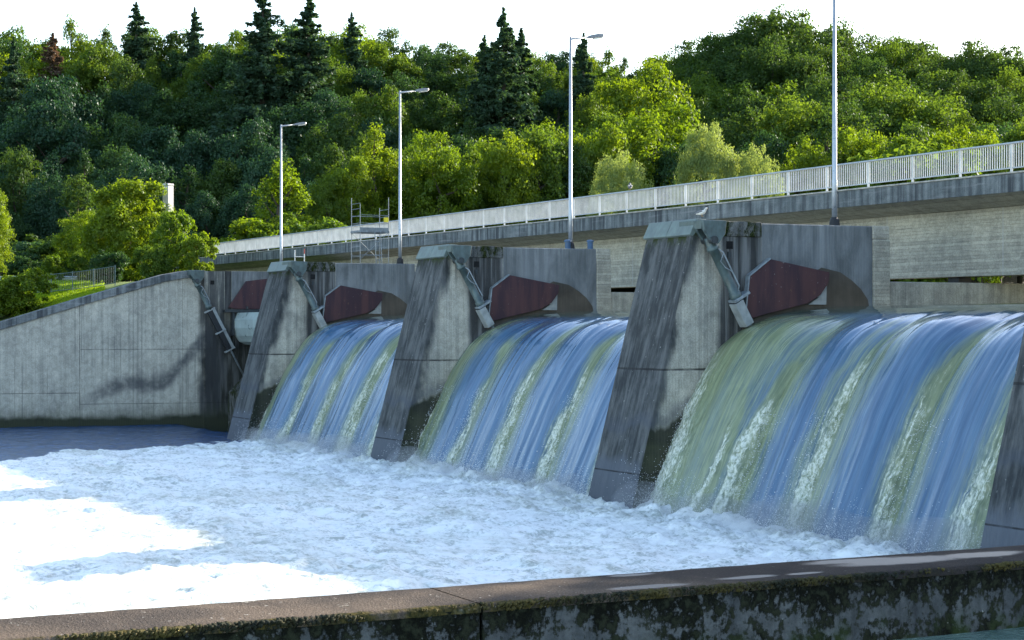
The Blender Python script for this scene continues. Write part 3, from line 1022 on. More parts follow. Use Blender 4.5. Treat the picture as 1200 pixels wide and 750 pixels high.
# ------------------------------------------------------------------ tail water with foam
tt = np.concatenate([np.arange(9.0, 60, .13), np.arange(60, 112.5, .17)])
pp = np.arange(-4, 36, .15)
T_, P_ = np.meshgrid(tt, pp, indexing='ij')
n_lo = fbm(T_ * .09, P_ * .13, 3)
edge = np.interp(P_, [-4, 9, 15.4, 18, 20.7, 24, 27.8, 30, 36], [60, 74, 82, 86.2, 88.0, 88.0, 88.8, 90.5, 91])
foam = sstep(edge - T_ + (fbm(T_ * .35, P_ * .5, 4) - .5) * 6, -1.2, 1.6)
near = np.exp(-np.maximum(0, 30.3 - P_) / 3.2)
bays = sstep(T_, 92, 90.5)
b1 = fbm(T_ * .42, P_ * .62, 5, .55)
bill = 1 - np.abs(2 * fbm(T_ * .8 + 31, P_ * 1.05, 4, .55) - 1)
small = fbm(T_ * 2.6 + 7, P_ * 3.2, 4, .6) - .5
tiny = fbm(T_ * 5.5 + 7, P_ * 7.5, 3, .6) - .5
flow = fbm(T_ * .55 + fbm(T_ * .2, P_ * .2, 2) * 2, P_ * 1.6, 4, .55) - .5
zz = (b1 - .5) * .20 * foam + (bill - .7) * .08 * foam + small * .15 * foam + tiny * .11 * foam + flow * .16 * foam
boil = np.clip(fbm(T_ * .16 + 40, P_ * .26, 3) - .52, 0, 1)
zz += foam * boil * 1.0 * (fbm(T_ * .9 + 3, P_ * 1.3, 4, .6))
zz += near * bays * foam * (.20 + (fbm(T_ * 1.3 + 3, P_ * 1.9, 5, .62) - .42) * .9)
zz += (1 - foam) * ((fbm(T_ * 1.3, P_ * .8, 4) - .5) * .16)
zz[P_ > 31.5] -= .5
vs = np.stack([-T_, P_, zz], -1).reshape(-1, 3)
fc = grid_faces(len(tt), len(pp))
base = len(vs)
ext = np.array([[-112.5, -4, -.12], [-9, -4, -.12], [-9, -400, -.12], [-112.5, -400, -.12]])
vs = np.concatenate([vs, ext])
fc = np.concatenate([fc, [[base, base + 3, base + 2, base + 1]]])
me = np_mesh('river_water', vs, fc, M['tail'])
at = me.attributes.new('foam', 'FLOAT', 'POINT')
at.data.foreach_set('value', np.concatenate([foam.reshape(-1), [.6] * 4]).astype(np.float32))
tag(np_o := bpy.data.objects.new('river_water', me), 'churning white foam and dark blue river water below the dam', 'river water', None, 'structure')
COL.objects.link(np_o)

lk = MB()
lk.add([W(9, 53.9, 6.89), W(9, 700, 6.89), W(113, 700, 6.89), W(113, 53.9, 6.89)], [[0, 1, 2, 3]])
tag(lk.build('reservoir_water', M['lake']), 'still water held back behind the dam', 'reservoir', None, 'structure')

# droplets thrown up where the falls land
cl, rl_ = [], []
for (tL, tR, bn) in ((50.0, 33.7, B3), (69.8, 53.2, B2), (90.3, 73.0, B1)):
    n = 30000
    t = RNG.uniform(tR - .3, tL + .3, n)
    puff = fbm(t * 1.3, t * 0 + tL, 3)
    hgt = RNG.exponential(.22, n) * (.35 + 1.5 * puff)
    p = 30.1 - np.abs(RNG.normal(0, .5, n)) - hgt * .35 + .3
    cl.append(np.stack([-t, p, .02 + hgt], 1))
    rl_.append(RNG.uniform(.003, .011, n) * np.where(RNG.random(n) < .03, 1.8, 1))
    for (c0, w0, w1, amp, v0) in bn:
        m = 260
        z = RNG.uniform(.2, 3.6, m)
        p = np.interp(z, PROF[::-1, 1], PROF[::-1, 0])
        cl.append(np.stack([-(tL - c0 - RNG.normal(0, 1, m) * w1 * .5), p - .3 - np.abs(RNG.normal(0, .1, m)), z], 1))
        rl_.append(RNG.uniform(.005, .014, m))
cl = np.concatenate(cl); rl_ = np.concatenate(rl_)
tet = np.array([[1, 1, 1], [-1, -1, 1], [-1, 1, -1], [1, -1, -1]], float)
dv = (cl[:, None, :] + tet[None] * rl_[:, None, None] * .8 + RNG.normal(size=(len(cl), 4, 3)) * rl_[:, None, None] * .15).reshape(-1, 3)
df = (np.arange(len(cl))[:, None, None] * 4 + np.array([[0, 1, 2], [0, 3, 1], [0, 2, 3], [1, 3, 2]])[None]).reshape(-1, 3)
s = NT('spray_droplets'); s.done((.9, .92, .93), .4)
sp = bpy.data.objects.new('spray', np_mesh('spray', dv, df, s.mat, False))
COL.objects.link(sp)
tag(sp, 'fine white spray where the falls hit the river', 'spray', None, 'stuff')
# low mist drifting along the foot of the falls
s = NT('mist_air')
s.t.nodes.remove(s.bsdf)
vol = s.n('ShaderNodeVolumePrincipled')
vol.inputs['Color'].default_value = (.93, .96, 1, 1)
vol.inputs['Density'].default_value = .22
s.t.links.new(vol.outputs[0], s.out.inputs['Volume'])
for (tL, tR) in ((51.6, 33.0), (71.0, 53.4), (91.4, 73.2)):
    mb = MB()
    ts = np.arange(tR, tL, .35)
    rad = .3 + 1.1 * fbm(ts * .55 + tL, ts * 0 + 3.0, 3) ** 1.2
    rad *= np.clip(np.minimum(ts - tR, tL - ts) / 1.2 + .08, 0, 1)
    mb.tube([W(t, 29.9, .1) for t in ts], list(rad), 14)
    o = mb.build('mist', s.mat, None, 0, True)
    tag(o, 'thin white mist over the foot of a waterfall', 'mist', None, 'stuff')

# ------------------------------------------------------------------ road bridge
def gz(t):
    return .0054 * (t - 45.8)


BT0, BT1 = -30.0, 150.0


def ramp_prism(mb, poly, t0, t1):
    n = len(poly)
    vs = [W(t0, p, z + gz(t0)) for p, z in poly] + [W(t1, p, z + gz(t1)) for p, z in poly]
    fs = [list(range(n)), list(range(2 * n - 1, n - 1, -1))] + [[i, i + n, (i + 1) % n + n, (i + 1) % n] for i in range(n)]
    mb.add(vs, fs)


br = thing('road_bridge', W(50, 47, 10.7), 'long concrete road bridge crossing behind the piers with dark stained edge beam', 'bridge')
mb = MB(); ramp_prism(mb, [(42.5, 10.69), (42.5, 11.33), (42.72, 11.33), (42.72, 10.75)], BT0, BT1)
mb.build('edge_beam', M['fascia'], br, .015)
mb = MB(); ramp_prism(mb, [(42.46, 11.33), (42.46, 11.39), (43.4, 11.39), (43.4, 11.33)], BT0, BT1)
mb.build('kerb', M['kerb'], br, .01)
mb = MB(); ramp_prism(mb, [(42.72, 10.75), (42.72, 11.3), (53.5, 11.3), (53.5, 10.7), (50.9, 10.35), (44.4, 10.35)], BT0, BT1)
mb.build('deck_slab', M['girder'], br)
mb = MB(); ramp_prism(mb, [(43.5, 11.3), (43.5, 11.33), (52.5, 11.33), (52.5, 11.3)], BT0, BT1)
mb.build('roadway', M['asphalt'], br)
mb = MB(); ramp_prism(mb, [(44.3, 7.93), (44.3, 10.36), (51.0, 10.36), (51.0, 8.9), (45.2, 8.9), (45.2, 7.93)], BT0, BT1)
mb.build('box_girder', M['girder'], br)

rl = thing('bridge_railing', W(50, 42.7, 11.4), 'white upright-bar railing with grey handrail along the near edge of the bridge', 'railing')
PS = 2.6
t_first = 46.5 - PS * 9
posts = [t_first + PS * k for k in range(int((147 - t_first) / PS) + 1)]
a, b_ = posts[0] - .3, posts[-1] + .3
mb = MB(); ramp_prism(mb, [(42.58, 12.36), (42.58, 12.42), (42.70, 12.42), (42.70, 12.36)], a, b_)
mb.build('handrail', M['rail'], rl, .012)
mb = MB(); ramp_prism(mb, [(42.62, 11.52), (42.62, 11.56), (42.66, 11.56), (42.66, 11.52)], a, b_)
mb.build('bottom_rail', M['rail'], rl)
pm = None; bm_ = None
for k, t in enumerate(posts):
    if pm is None:
        o = MB().box(t - .042, t + .042, 42.61, 42.67, 11.39 + gz(t), 12.37 + gz(t)).build('post', M['rail'], rl, .006)
        o.data.materials[0] = M['white']
        pm = o; t00 = t
        mb = MB()
        n = 22
        for i in range(1, n):
            tb = t + PS * i / n
            mb.box(tb - .0075, tb + .0075, 42.622, 42.658, 11.55 + gz(tb), 12.37 + gz(tb))
        bm_ = mb.build('baluster_panel', M['white'], rl)
    else:
        for src in (pm, bm_):
            if src is bm_ and k == len(posts) - 1:
                continue
            c = src.copy(); COL.objects.link(c); c.parent = rl
            c.location = src.location + Vector((-(t - t00), 0, gz(t) - gz(t00)))

# ------------------------------------------------------------------ lamp posts
lamp_labels = ['tall grey street lamp on the pier beside the widest waterfall, lamp head above the frame',
               'street lamp on the pier left of the middle waterfall, dark lamp head against the sky',
               'street lamp standing behind the scaffold tower on the farthest pier',
               'leftmost street lamp, standing on the far bank abutment']


def make_lamp(t, p, z0, label):
    root = thing('street_lamp', W(t, p, z0), label, 'street lamp', 'street lamps along the dam')
    MB().lathe(W(t, p, z0), [(.32, 0), (.32, .03), (.2, .06), (.17, .30), (.12, .36), (.12, .38)], 12).build('base', M['dark'], root)
    MB().lathe(W(t, p, z0 + .3), [(.10, 0), (.10, 1.4), (.088, 1.45), (.055, 9.5)], 14).build('pole', M['galv'], root, 0, True)
    top = z0 + 9.72
    MB().tube([W(t, p, top - .25), W(t, p, top - .06), W(t, p + .1, top + .0), W(t, p + .95, top + .12)], [.056, .056, .05, .035], 10).build('arm', M['galv'], root, 0, True)
    hd = MB()
    dd = (NY + NZ * .16).normalized(); uu = NX.cross(dd) * -1
    c = W(t, p + 1.32, top + .19)
    vs = []
    for (l, w, h0, h1) in ((-.42, .06, -.03, .05), (-.25, .13, -.05, .09), (.1, .16, -.05, .11), (.38, .13, -.05, .08), (.44, .07, -.03, .04)):
        for (sx, hz) in ((-1, h0), (1, h0), (.75, h1), (-.75, h1)):
            vs.append(c + dd * l + NX * sx * w + NZ * hz)
    fs = [[3, 2, 1, 0]] + [[i * 4 + k, i * 4 + (k + 1) % 4, i * 4 + 4 + (k + 1) % 4, i * 4 + 4 + k] for i in range(4) for k in range(4)] + [[16, 17, 18, 19]]
    hd.add(vs, fs)
    h = hd.build('lamp_head', M['lamp'], root)
    gl = MB()
    gl.obox(c + dd * .12 - NZ * .075, dd, NX, NZ, .24, .10, .035)
    gl.build('lens', M['glass'], h, .015)
    return root


lp = make_lamp(51.6, 39.0, 9.65, lamp_labels[0])
for t, l, p in ((71.4, lamp_labels[1], 39.0), (91.9, lamp_labels[2], 39.25), (111.0, lamp_labels[3], 38.9)):
    c = copy_tree(lp)
    c.location = W(t, p, 9.65 if t < 100 else 9.70)
    c['label'] = l

# ------------------------------------------------------------------ small things on the dam
for k, (p, l) in enumerate(((38.75, 'short blue steel post close to the lamp base on the second pier'), (39.75, 'short blue steel post right of the lamp base, near the pier edge'))):
    root = thing('stub_post', W(71.2 - k * .3, p, 9.65), l, 'post', 'short blue posts on the pier')
    t = 71.2 - k * .3
    MB().lathe(W(t, p, 9.65), [(.16, 0), (.16, .05), (.13, .06), (.13, .36)], 14).build('tube', M['bluepaint'], root, 0)
    MB().lathe(W(t, p, 10.01), [(.17, 0), (.17, .06), (.10, .1), (0, .11)], 14).build('lid', M['bluepaint'], root, 0)

# mobile scaffold
sc = thing('scaffold_tower', W(91.9, 37.4, 9.65), 'open metal scaffold tower with platform and ladder on the farthest pier', 'scaffold')
t0, t1, p0, p1 = 91.3, 92.6, 36.6, 38.3
for (t, p, h) in ((t1, p0, 3.7), (t0, p0, 3.3), (t1, p1, 3.2), (t0, p1, 3.7)):
    MB().tube([W(t, p, 9.66), W(t, p, 9.66 + h)], .021, 8).build('upright', M['scaf'], sc)
for q, side in ((p0, 0), (p1, 1)):
    for z in (10.05, 10.6, 11.9, 12.3, 12.7, 13.0):
        if side and z > 12.9:
            continue
        MB().tube([W(t0, q, z), W(t1, q, z)], .014, 6).build('rung', M['scaf'], sc)
for t in (t0, t1):
    for z in (10.15, 11.9, 12.35):
        MB().tube([W(t, p0, z), W(t, p1, z)], .015, 6).build('side_rail', M['scaf'], sc)
MB().tube([W(t0, p0, 9.9), W(t0, p1, 11.4)], .014, 6).build('brace', M['scaf'], sc)
MB().tube([W(t1, p1, 9.9), W(t1, p0, 11.4)], .014, 6).build('brace', M['scaf'], sc)
MB().box(t0 - .03, t1 + .03, p0 - .05, p1 + .05, 11.38, 11.5).build('platform', M['plank'], sc, .01)
MB().box(t0 - .02, t0 + .01, p0, p1, 11.5, 11.66).build('toe_board', M['plank'], sc)
ld = MB()
for q in (37.45, 37.8):
    ld.tube([W(t0 - .25, q, 9.66), W(t0 - .05, q, 11.5)], .022, 6)
for k in range(7):
    z = 9.85 + k * .26
    ld.tube([W(t0 - .25 + .2 * k / 7, 37.45, z), W(t0 - .25 + .2 * k / 7, 37.8, z)], .015, 6)
ld.build('ladder', M['scaf'], sc)
MB().box(t0 - .05, t0 - .03, 38.0, 38.28, 11.98, 12.24).build('yellow_sign', M['yellow'], sc)

hp = thing('handrail_hoop', W(91.9, 33.4, 9.65), 'small white ladder hoop with red top behind the farthest pier cap', 'handrail')
MB().tube([W(91.9, 33.0, 9.62), W(91.9, 33.0, 10.35)], .03, 8).build('upright', M['white'], hp)
MB().tube([W(91.9, 33.55, 9.62), W(91.9, 33.55, 10.15)], .03, 8).tube([W(91.9, 33.0, 9.98), W(91.9, 33.55, 9.98)], .022, 8).build('rail', M['white'], hp)
MB().tube([W(91.9, 33.55, 10.15), W(91.9, 33.55, 10.42)], .032, 8).build('red_tip', M['redpaint'], hp)


def make_bird(name, loc, yaw, scale, body, label, cat):
    root = thing(name, loc, label, cat)
    f = Vector((math.cos(yaw), math.sin(yaw), 0))
    o = Vector(loc)
    spine = [(-.30, .10, .008), (-.24, .115, .03), (-.16, .13, .055), (-.05, .15, .085), (.06, .17, .085), (.13, .21, .06), (.17, .27, .045), (.20, .31, .05), (.235, .315, .04), (.265, .308, .012)]
    mb = MB()
    mb.tube([o + (f * a + NZ * b_) * scale for a, b_, r in spine], [r * scale for a, b_, r in spine], 14)
    mb.build('body', body, root, 0, True)
    wg = MB()
    side = f.cross(NZ)
    for sgn in (-1, 1):
        pts = [(.08, .20, .02), (-.02, .205, .045), (-.15, .175, .04), (-.34, .13, .006)]
        wg.tube([o + (f * a + NZ * b_ + side * sgn * .062) * scale for a, b_, r in pts], [r * scale for a, b_, r in pts], 10)
    wg.build('wings', M['greyf'], root, 0, True)
    MB().tube([o + (f * .255 + NZ * .308) * scale, o + (f * .32 + NZ * .295) * scale], [.014 * scale, .003 * scale], 8).build('beak', M['beak'], root)
    for sgn in (-1, 1):
        q = o + side * sgn * .03 * scale
        MB().tube([q + NZ * .10 * scale, q + NZ * .01 * scale, q + (f * .05 + NZ * .006) * scale], .007 * scale, 6).build('leg', M['beak'], root)
    return root


make_bird('gull', W(50.2, 32.45, 9.79), R(20), .85, M['feather'], 'small white gull standing on the pier top above the gate cylinder', 'bird')
tq, pq = 72.2, 42.64
make_bird('pigeon', W(tq, pq, 12.42 + gz(tq)), R(150), 1.1, M['greyf'], 'grey bird perched on the bridge handrail before the round willow', 'bird')

# ------------------------------------------------------------------ near bank: parapet and ground
pw = thing('parapet_wall', W(9.06, 5, 4.08), 'low mossy concrete parapet wall with brown top running along the near bank', 'wall')
TB, TF_, ZT = 9.43, 8.70, 4.5
cuts = [-40, -22, -9.5, 4.2, 15.5, 30]
for a, b_ in zip(cuts[:-1], cuts[1:]):
    # uneven top slab
    L_ = np.arange(a + .006, b_ - .006 + .001, (b_ - a - .012) / max(2, int((b_ - a) / (.06 if a > -10 and b_ < 16 else .5))))
    Wd = np.array([0, .004, .03, .12, .25, .4, .55, .66, .705, .727, .73])
    LL, WW = np.meshgrid(L_, Wd, indexing='ij')
    rough = (fbm(LL * 5, WW * 6, 4) - .5) * .006
    edge_n = (fbm(LL * 9 + 5, WW * 0, 4, .6) - .5)
    prof_z = np.interp(Wd, [0, .004, .03, .7, .727, .73], [-.045, -.015, 0, 0, -.018, -.05])
    tpos = TF_ + WW + np.where(WW < .05, edge_n * .03, 0)
    Zp = ZT + prof_z[None, :] + rough
    vs = np.stack([-tpos, LL, Zp], -1).reshape(-1, 3)
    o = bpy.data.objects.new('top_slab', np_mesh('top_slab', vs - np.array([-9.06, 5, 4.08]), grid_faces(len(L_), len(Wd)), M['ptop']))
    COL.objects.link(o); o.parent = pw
    MB().box(TF_ + .006, TB - .006, a + .01, b_ - .01, -1.5, ZT - .03).build('wall_block', M['pface'], pw)
# moss tufts along the front edge of the slab
mv, mf = [], []
for k in range(9000):
    p = random.uniform(-2, 11)
    if fbm(np.array([p * 1.7]), np.array([2.0]), 3)[0] < .36 + .25 * random.random():
        continue
    r = random.uniform(.003, .011)
    c = np.array([-(TF_ + random.uniform(-.012, .03)), p, ZT - random.uniform(.0, .04)])
    o = len(mv)
    b0 = np.array([[1, 1, 1], [-1, -1, 1], [-1, 1, -1], [1, -1, -1]]) * r
    mv.extend((b0 + c - np.array([-9.06, 5, 4.08])).tolist())
    mf.extend([[o, o + 1, o + 2], [o, o + 3, o + 1], [o, o + 2, o + 3], [o + 1, o + 3, o + 2]])
s = NT('parapet_moss'); Pm = s.pos()
s.done(s.mix(s.ss(s.noise(Pm, 2.2, 4), .42, .6), (.012, .015, .006), (.075, .06, .012)), .95)
o = bpy.data.objects.new('moss', np_mesh('moss', mv, mf, s.mat, False)); COL.objects.link(o); o.parent = pw

gp = MB()
gp.add([W(9.44, 16, 4.1), W(12.9, 20, 4.2), W(14.5, 24, 4.2), W(12.9, 30, 4.3), W(10, 300, 7.5), W(-200, 300, 9), W(-200, 16, 5)], [[0, 6, 5, 4, 3, 2, 1]])
tag(gp.build('bank_ground', M['path']), 'ground of the near bank', 'ground', None, 'structure')
s = NT('side_channel_water')
Pc = s.pos()
n1 = s.noise(s.scl(Pc, (3, 2, 1)), 1.0, 5, .65, .8); n2 = s.noise(Pc, 14, 4, .7)
cc = s.mix(s.ss(n1, .35, .65), (.07, .13, .115), (.15, .22, .19))
cc = s.mix(s.m('MULTIPLY', s.ss(n2, .64, .72), .7), cc, (.55, .6, .56))
s.done(cc, .25, s.bump(s.m('ADD', n1, s.m('MULTIPLY', n2, .4)), .6, .05), spec=.4)
cw = MB()
cw.add([W(8.705, -60, 4.08), W(8.705, 15.9, 4.08), W(-60, 15.9, 4.08), W(-60, -60, 4.08)], [[0, 3, 2, 1]])
tag(cw.build('channel_water', s.mat), 'greenish rippled water at the foot of the near parapet wall', 'channel water', None, 'structure')

# ------------------------------------------------------------------ far bank terrain
def terr(t, p):
    t = np.asarray(t, float); p = np.asarray(p, float)
    cz = np.interp(p, [-40, 8, 20.7, 25.4, 30.5, 31.8], [1.5, 2.4, 6.1, 7.6, 9.1, 9.35])
    bank = cz + (9.35 - cz) * sstep(t, 113, 128)
    crest = np.interp(np.arctan2(p, t), [.0, .19, .38, .5, .66, .78, 1.0], [15, 19, 23, 23, 23, 20, 17])
    t0 = np.interp(np.arctan2(p, t), [.1, .19, .45, .7, 1.0], [205, 203, 180, 158, 150])
    u = np.clip((t - t0) / 66, 0, 1)
    hill = crest * u * u * (3 - 2 * u) + (fbm(t * .03, p * .03, 3) - .5) * 3 * sstep(t, 140, 170)
    return bank + hill


tl = np.concatenate([np.arange(109.9, 160, 1.25), np.arange(160, 320, 5), [360, 450, 600, 900, 1500]])
pl = np.concatenate([[-1500, -800, -400, -200, -120], np.arange(-80, 330, 3.0), [380, 480, 700, 1100, 1600]])
TT, PP = np.meshgrid(tl, pl, indexing='ij')
tw_t = np.interp(PP, [q[1] for q in TW], [q[0] for q in TW]) + .7
TT2 = np.where(TT < 112, tw_t + (TT - 109.9), TT)
zz = terr(TT2, PP)
vs = np.stack([-TT2, PP, zz], -1).reshape(-1, 3)
me = np_mesh('hillside', vs, grid_faces(len(tl), len(pl)), M['turf'])
o = bpy.data.objects.new('hillside', me); COL.objects.link(o)
tag(o, 'wooded hillside and far river bank', 'hillside', None, 'structure')
gd = MB()
gd.add([(-3000, -3000, -2.0), (3000, -3000, -2.0), (3000, 3000, -2.0), (-3000, 3000, -2.0)], [[0, 1, 2, 3]])
tag(gd.build('ground', M['soil']), 'ground reaching to the horizon', 'ground', None, 'structure')

# bright grass on the bank
gv, gf = [], []
for k in range(42000):
    x = random.uniform(20, 122); dist = random.uniform(111.5, 134)
    t, p = bearing(x, dist)
    z = float(terr(t, p))
    hgt = random.uniform(.05, .17); w = .03
    a = random.uniform(0, 6.28); lean = random.uniform(-.15, .15)
    dx, dy = math.cos(a) * w, math.sin(a) * w
    o = len(gv)
    gv += [(-t - dx, p - dy, z - .02), (-t + dx, p + dy, z - .02), (-t + dx * .3 + lean, p + dy * .3 + lean * .5, z + hgt), (-t - dx * .3 + lean, p - dy * .3 + lean * .5, z + hgt)]
    gf.append([o, o + 1, o + 2, o + 3])
o = bpy.data.objects.new('grass', np_mesh('grass', gv, gf, LEAF['grass'], False)); COL.objects.link(o)
tag(o, 'bright sunlit grass on the far bank behind the wall', 'grass', None, 'stuff')

# crash barrier and fence on the far bank
ga = thing('crash_barrier', W(*bearing(70, 137), 9.3), 'grey steel road crash barrier behind the bright grass', 'crash barrier')
pts = [bearing(x, 137) for x in (-30, 0, 30, 60, 90, 118)]
for i, (t, p) in enumerate(pts):
    z = float(terr(t, p))
    MB().box(t - .06, t + .06, p - .05, p + .05, z - .1, z + .72).build('post', M['barrier'], ga)
pr = [(-.02, -.16), (-.08, -.10), (-.08, -.05), (-.02, 0), (-.08, .05), (-.08, .10), (-.02, .16), (.0, .16), (-.05, .08), (.01, 0), (-.05, -.08), (0, -.16)]
vs, fs = [], []
for (t, p) in pts:
    z = float(terr(t, p)) + .62
    vs += [W(t - .09 + a, p, z + b_) for a, b_ in pr]
n = len(pr)
for i in range(len(pts) - 1):
    fs += [[i * n + k, i * n + (k + 1) % n, (i + 1) * n + (k + 1) % n, (i + 1) * n + k] for k in range(n)]
mb = MB(); mb.add(vs, fs); mb.build('rail_beam', M['barrier'], ga)

fe = thing('mesh_fence', W(*bearing(90, 118), 8.2), 'thin grey-green metal fence above the sloping wall coping', 'fence')
fp = [bearing(x, 118.5) for x in (36, 60, 85, 110, 135)]
for (t, p) in fp:
    z = float(terr(t, p))
    MB().tube([W(t, p, z - .1), W(t, p, z + 1.35)], .04, 8).build('post', M['fence'], fe)
for i in range(len(fp) - 1):
    (ta, pa), (tb, pb) = fp[i], fp[i + 1]
    za, zb = float(terr(ta, pa)), float(terr(tb, pb))
    mb = MB()
    for h in (.15, 1.28):
        mb.tube([W(ta, pa, za + h), W(tb, pb, zb + h)], .025, 6)
    for k in range(1, 12):
        u = k / 12
        q = (ta + (tb - ta) * u, pa + (pb - pa) * u); z = za + (zb - za) * u
        mb.tube([W(*q, z + .15), W(*q, z + 1.28)], .009, 5)
    mb.build('bar_panel', M['fence'], fe)

t, p = bearing(197, 131)
py = thing('pylon', W(t, p, float(terr(t, p))), 'pale square concrete pylon rising behind the bushy maple', 'pylon')
z0 = float(terr(t, p)); zt = rise(215, 131)
ang = R(28)
ux = Vector((math.cos(ang), math.sin(ang), 0)); uy = Vector((-math.sin(ang), math.cos(ang), 0))
MB().obox(W(t, p, (z0 + zt) / 2 - .2), ux, uy, NZ, .29, .29, (zt - z0) / 2).build('shaft', M['pylon'], py, .02)
MB().obox(W(t, p, zt - .1), ux, uy, NZ, .31, .31, .08).build('cap', M['pylon'], py, .02)

# ------------------------------------------------------------------ trees
def leaf_quads(centres, normals, size, rng, elong=1.3):
    n = len(centres)
    a = rng.normal(size=(n, 3))
    nn = normals + rng.normal(size=(n, 3)) * .8
    nn /= np.linalg.norm(nn, axis=1)[:, None] + 1e-9
    u = np.cross(nn, a); u /= np.linalg.norm(u, axis=1)[:, None] + 1e-9
    v = np.cross(nn, u)
    sz = size * rng.uniform(.6, 1.35, n)[:, None]
    u *= sz * elong; v *= sz
    bend = nn * sz * .25
    q = np.stack([centres - u, centres - v * .8 + bend, centres + u, centres + v * .8 + bend], 1)
    f = np.arange(n * 4).reshape(n, 4)
    return q.reshape(-1, 3), f


def crown_broad(rng, w=.5, h0=.22, shape='round', clumps=95, leaves=95, size=.017, rag=1.0):
    """Unit tree (height 1): clump centres on an uneven envelope, leaves round each clump."""
    C_, N_ = [], []
    cs = []
    k = 0
    zc = (1 + h0) / 2; hz = (1 - h0) / 2
    # a few main limbs give the crown its uneven outline
    limbs = rng.normal(size=(9, 3)); limbs /= np.linalg.norm(limbs, axis=1)[:, None]
    lw = rng.uniform(.72, 1.12, 9)
    while len(cs) < clumps and k < 5000:
        k += 1
        d = rng.normal(size=3); d /= np.linalg.norm(d)
        r = rng.uniform(.35, 1.0) ** .45
        br_ = np.max(lw * np.clip((limbs @ d), 0, 1) ** 2.2) * .45 * rag + (1 - .33 * rag)
        q = d * r * br_
        zz_ = q[2]
        if shape == 'oval':
            wf = 1 - .35 * max(zz_, 0)
        elif shape == 'dome':
            wf = 1.0 if zz_ > -.2 else .85
        elif shape == 'column':
            wf = .9 - .25 * zz_
        else:
            wf = 1.0
        pt = np.array([q[0] * w * wf, q[1] * w * wf, zc + zz_ * hz])
        cs.append((pt, d, r))
    for pt, d, r in cs:
        cr = rng.uniform(.04, .10) * (w / .42) ** .5
        m = int(leaves * (cr / .075) ** 1.6 * rng.uniform(.8, 1.2))
        e = rng.normal(size=(m, 3)); e /= np.linalg.norm(e, axis=1)[:, None]
        e[:, 2] = np.where(e[:, 2] < -.5, -e[:, 2] * .6, e[:, 2])
        rr = (rng.uniform(.25, 1.0, m) ** .6 + np.abs(rng.normal(size=m)) * .16)[:, None]
        ax = rng.uniform(.75, 1.3, 3)
        c = pt + e * rr * cr * ax
        C_.append(c); N_.append(e * .8 + d * .35 + np.array([0, 0, .25]))
    C_ = np.concatenate(C_); N_ = np.concatenate(N_)
    return leaf_quads(C_, N_, size, rng), cs


def trunk_mesh(rng, cs, h0, r0=.022, limbs=9):
    mb = MB()
    top = .8
    wob = rng.normal(size=(6, 2)) * .012
    zs = np.linspace(-.03, top, 6)
    line = [Vector((wob[i, 0] * i, wob[i, 1] * i, zs[i])) for i in range(6)]
    mb.tube(line, [r0 * 1.35, r0, r0 * .85, r0 * .65, r0 * .42, r0 * .15], 8)
    pick = sorted(cs, key=lambda q: -q[2])[:40]
    for i in rng.permutation(len(pick))[:limbs]:
        pt = Vector(pick[i][0])
        zb = max(h0 * .7, min(pt.z - .12, top * .8))
        b0 = Vector((0, 0, zb))
        mid = b0.lerp(pt, .5) + Vector((0, 0, -.03))
        mb.tube([b0, mid, pt], [r0 * .5, r0 * .3, r0 * .08], 6)
    return mb


def crown_spruce(rng, w=.16, tiers=46, size=.016):
    C_, N_ = [], []
    lop = rng.uniform(0, 6.28)
    for k in range(tiers):
        u = (k + rng.uniform(0, .9)) / tiers
        z = .08 + .90 * u
        rad = w * (1 - u) ** .66 + .004
        nb = int(rng.integers(5, 9) + 4 * (1 - u))
        for b in range(nb):
            a = rng.uniform(0, 6.283)
            L_ = rad * (1 + .22 * math.cos(a - lop - 4 * u)) * rng.uniform(.30, 1.25)
            zb = z + rng.uniform(-.012, .012)
            m = int(14 + 230 * L_ / w)
            s_ = rng.uniform(.05, 1, m) ** .8
            tip = rng.uniform(.10, .42)
            droop = -.40 * s_ * L_ + tip * (s_ ** 2.6) * L_
            wd = rng.normal(size=m) * .17 * L_ * (1.15 - s_)
            x = np.cos(a) * s_ * L_ - np.sin(a) * wd
            y = np.sin(a) * s_ * L_ + np.cos(a) * wd
            hang = np.abs(rng.normal(size=m)) * (.003 + .13 * L_)
            C_.append(np.stack([x, y, zb + droop - hang], 1))
            N_.append(rng.normal(size=(m, 3)) * .5 + np.array([np.cos(a) * .5, np.sin(a) * .5, .5]))
    m = 70
    zt = rng.uniform(.95, 1.0, m)
    C_.append(np.stack([rng.normal(size=m) * .10 * (1.004 - zt), rng.normal(size=m) * .10 * (1.004 - zt), zt], 1))
    N_.append(np.tile([.3, .3, .6], (m, 1)))
    C_ = np.concatenate(C_); N_ = np.concatenate(N_)
    return leaf_quads(C_, N_, size, rng, 1.6)


PROTO = {}


def proto(key, kind, seed, **kw):
    rng = np.random.default_rng(seed)
    if kind == 'spruce':
        vs, fs = crown_spruce(rng, **kw)
        mb = MB(); mb.tube([Vector((0, 0, -.03)), Vector((0, 0, .5)), Vector((0, 0, .98))], [.016, .010, .002], 8)
    else:
        (vs, fs), cs = crown_broad(rng, **kw)
        mb = trunk_mesh(rng, cs, kw.get('h0', .22))
    vs[:, 2] *= 1.0 / np.quantile(vs[:, 2], .997) if kind != 'spruce' else 1.0
    cm = np_mesh('crown', vs, fs, LEAF['mid'], False)
    me = bpy.data.meshes.new('trunk')
    me.from_pydata([tuple(v) for v in mb.v], [], mb.f)
    me.materials.append(M['bark'])
    PROTO[key] = (me, cm)


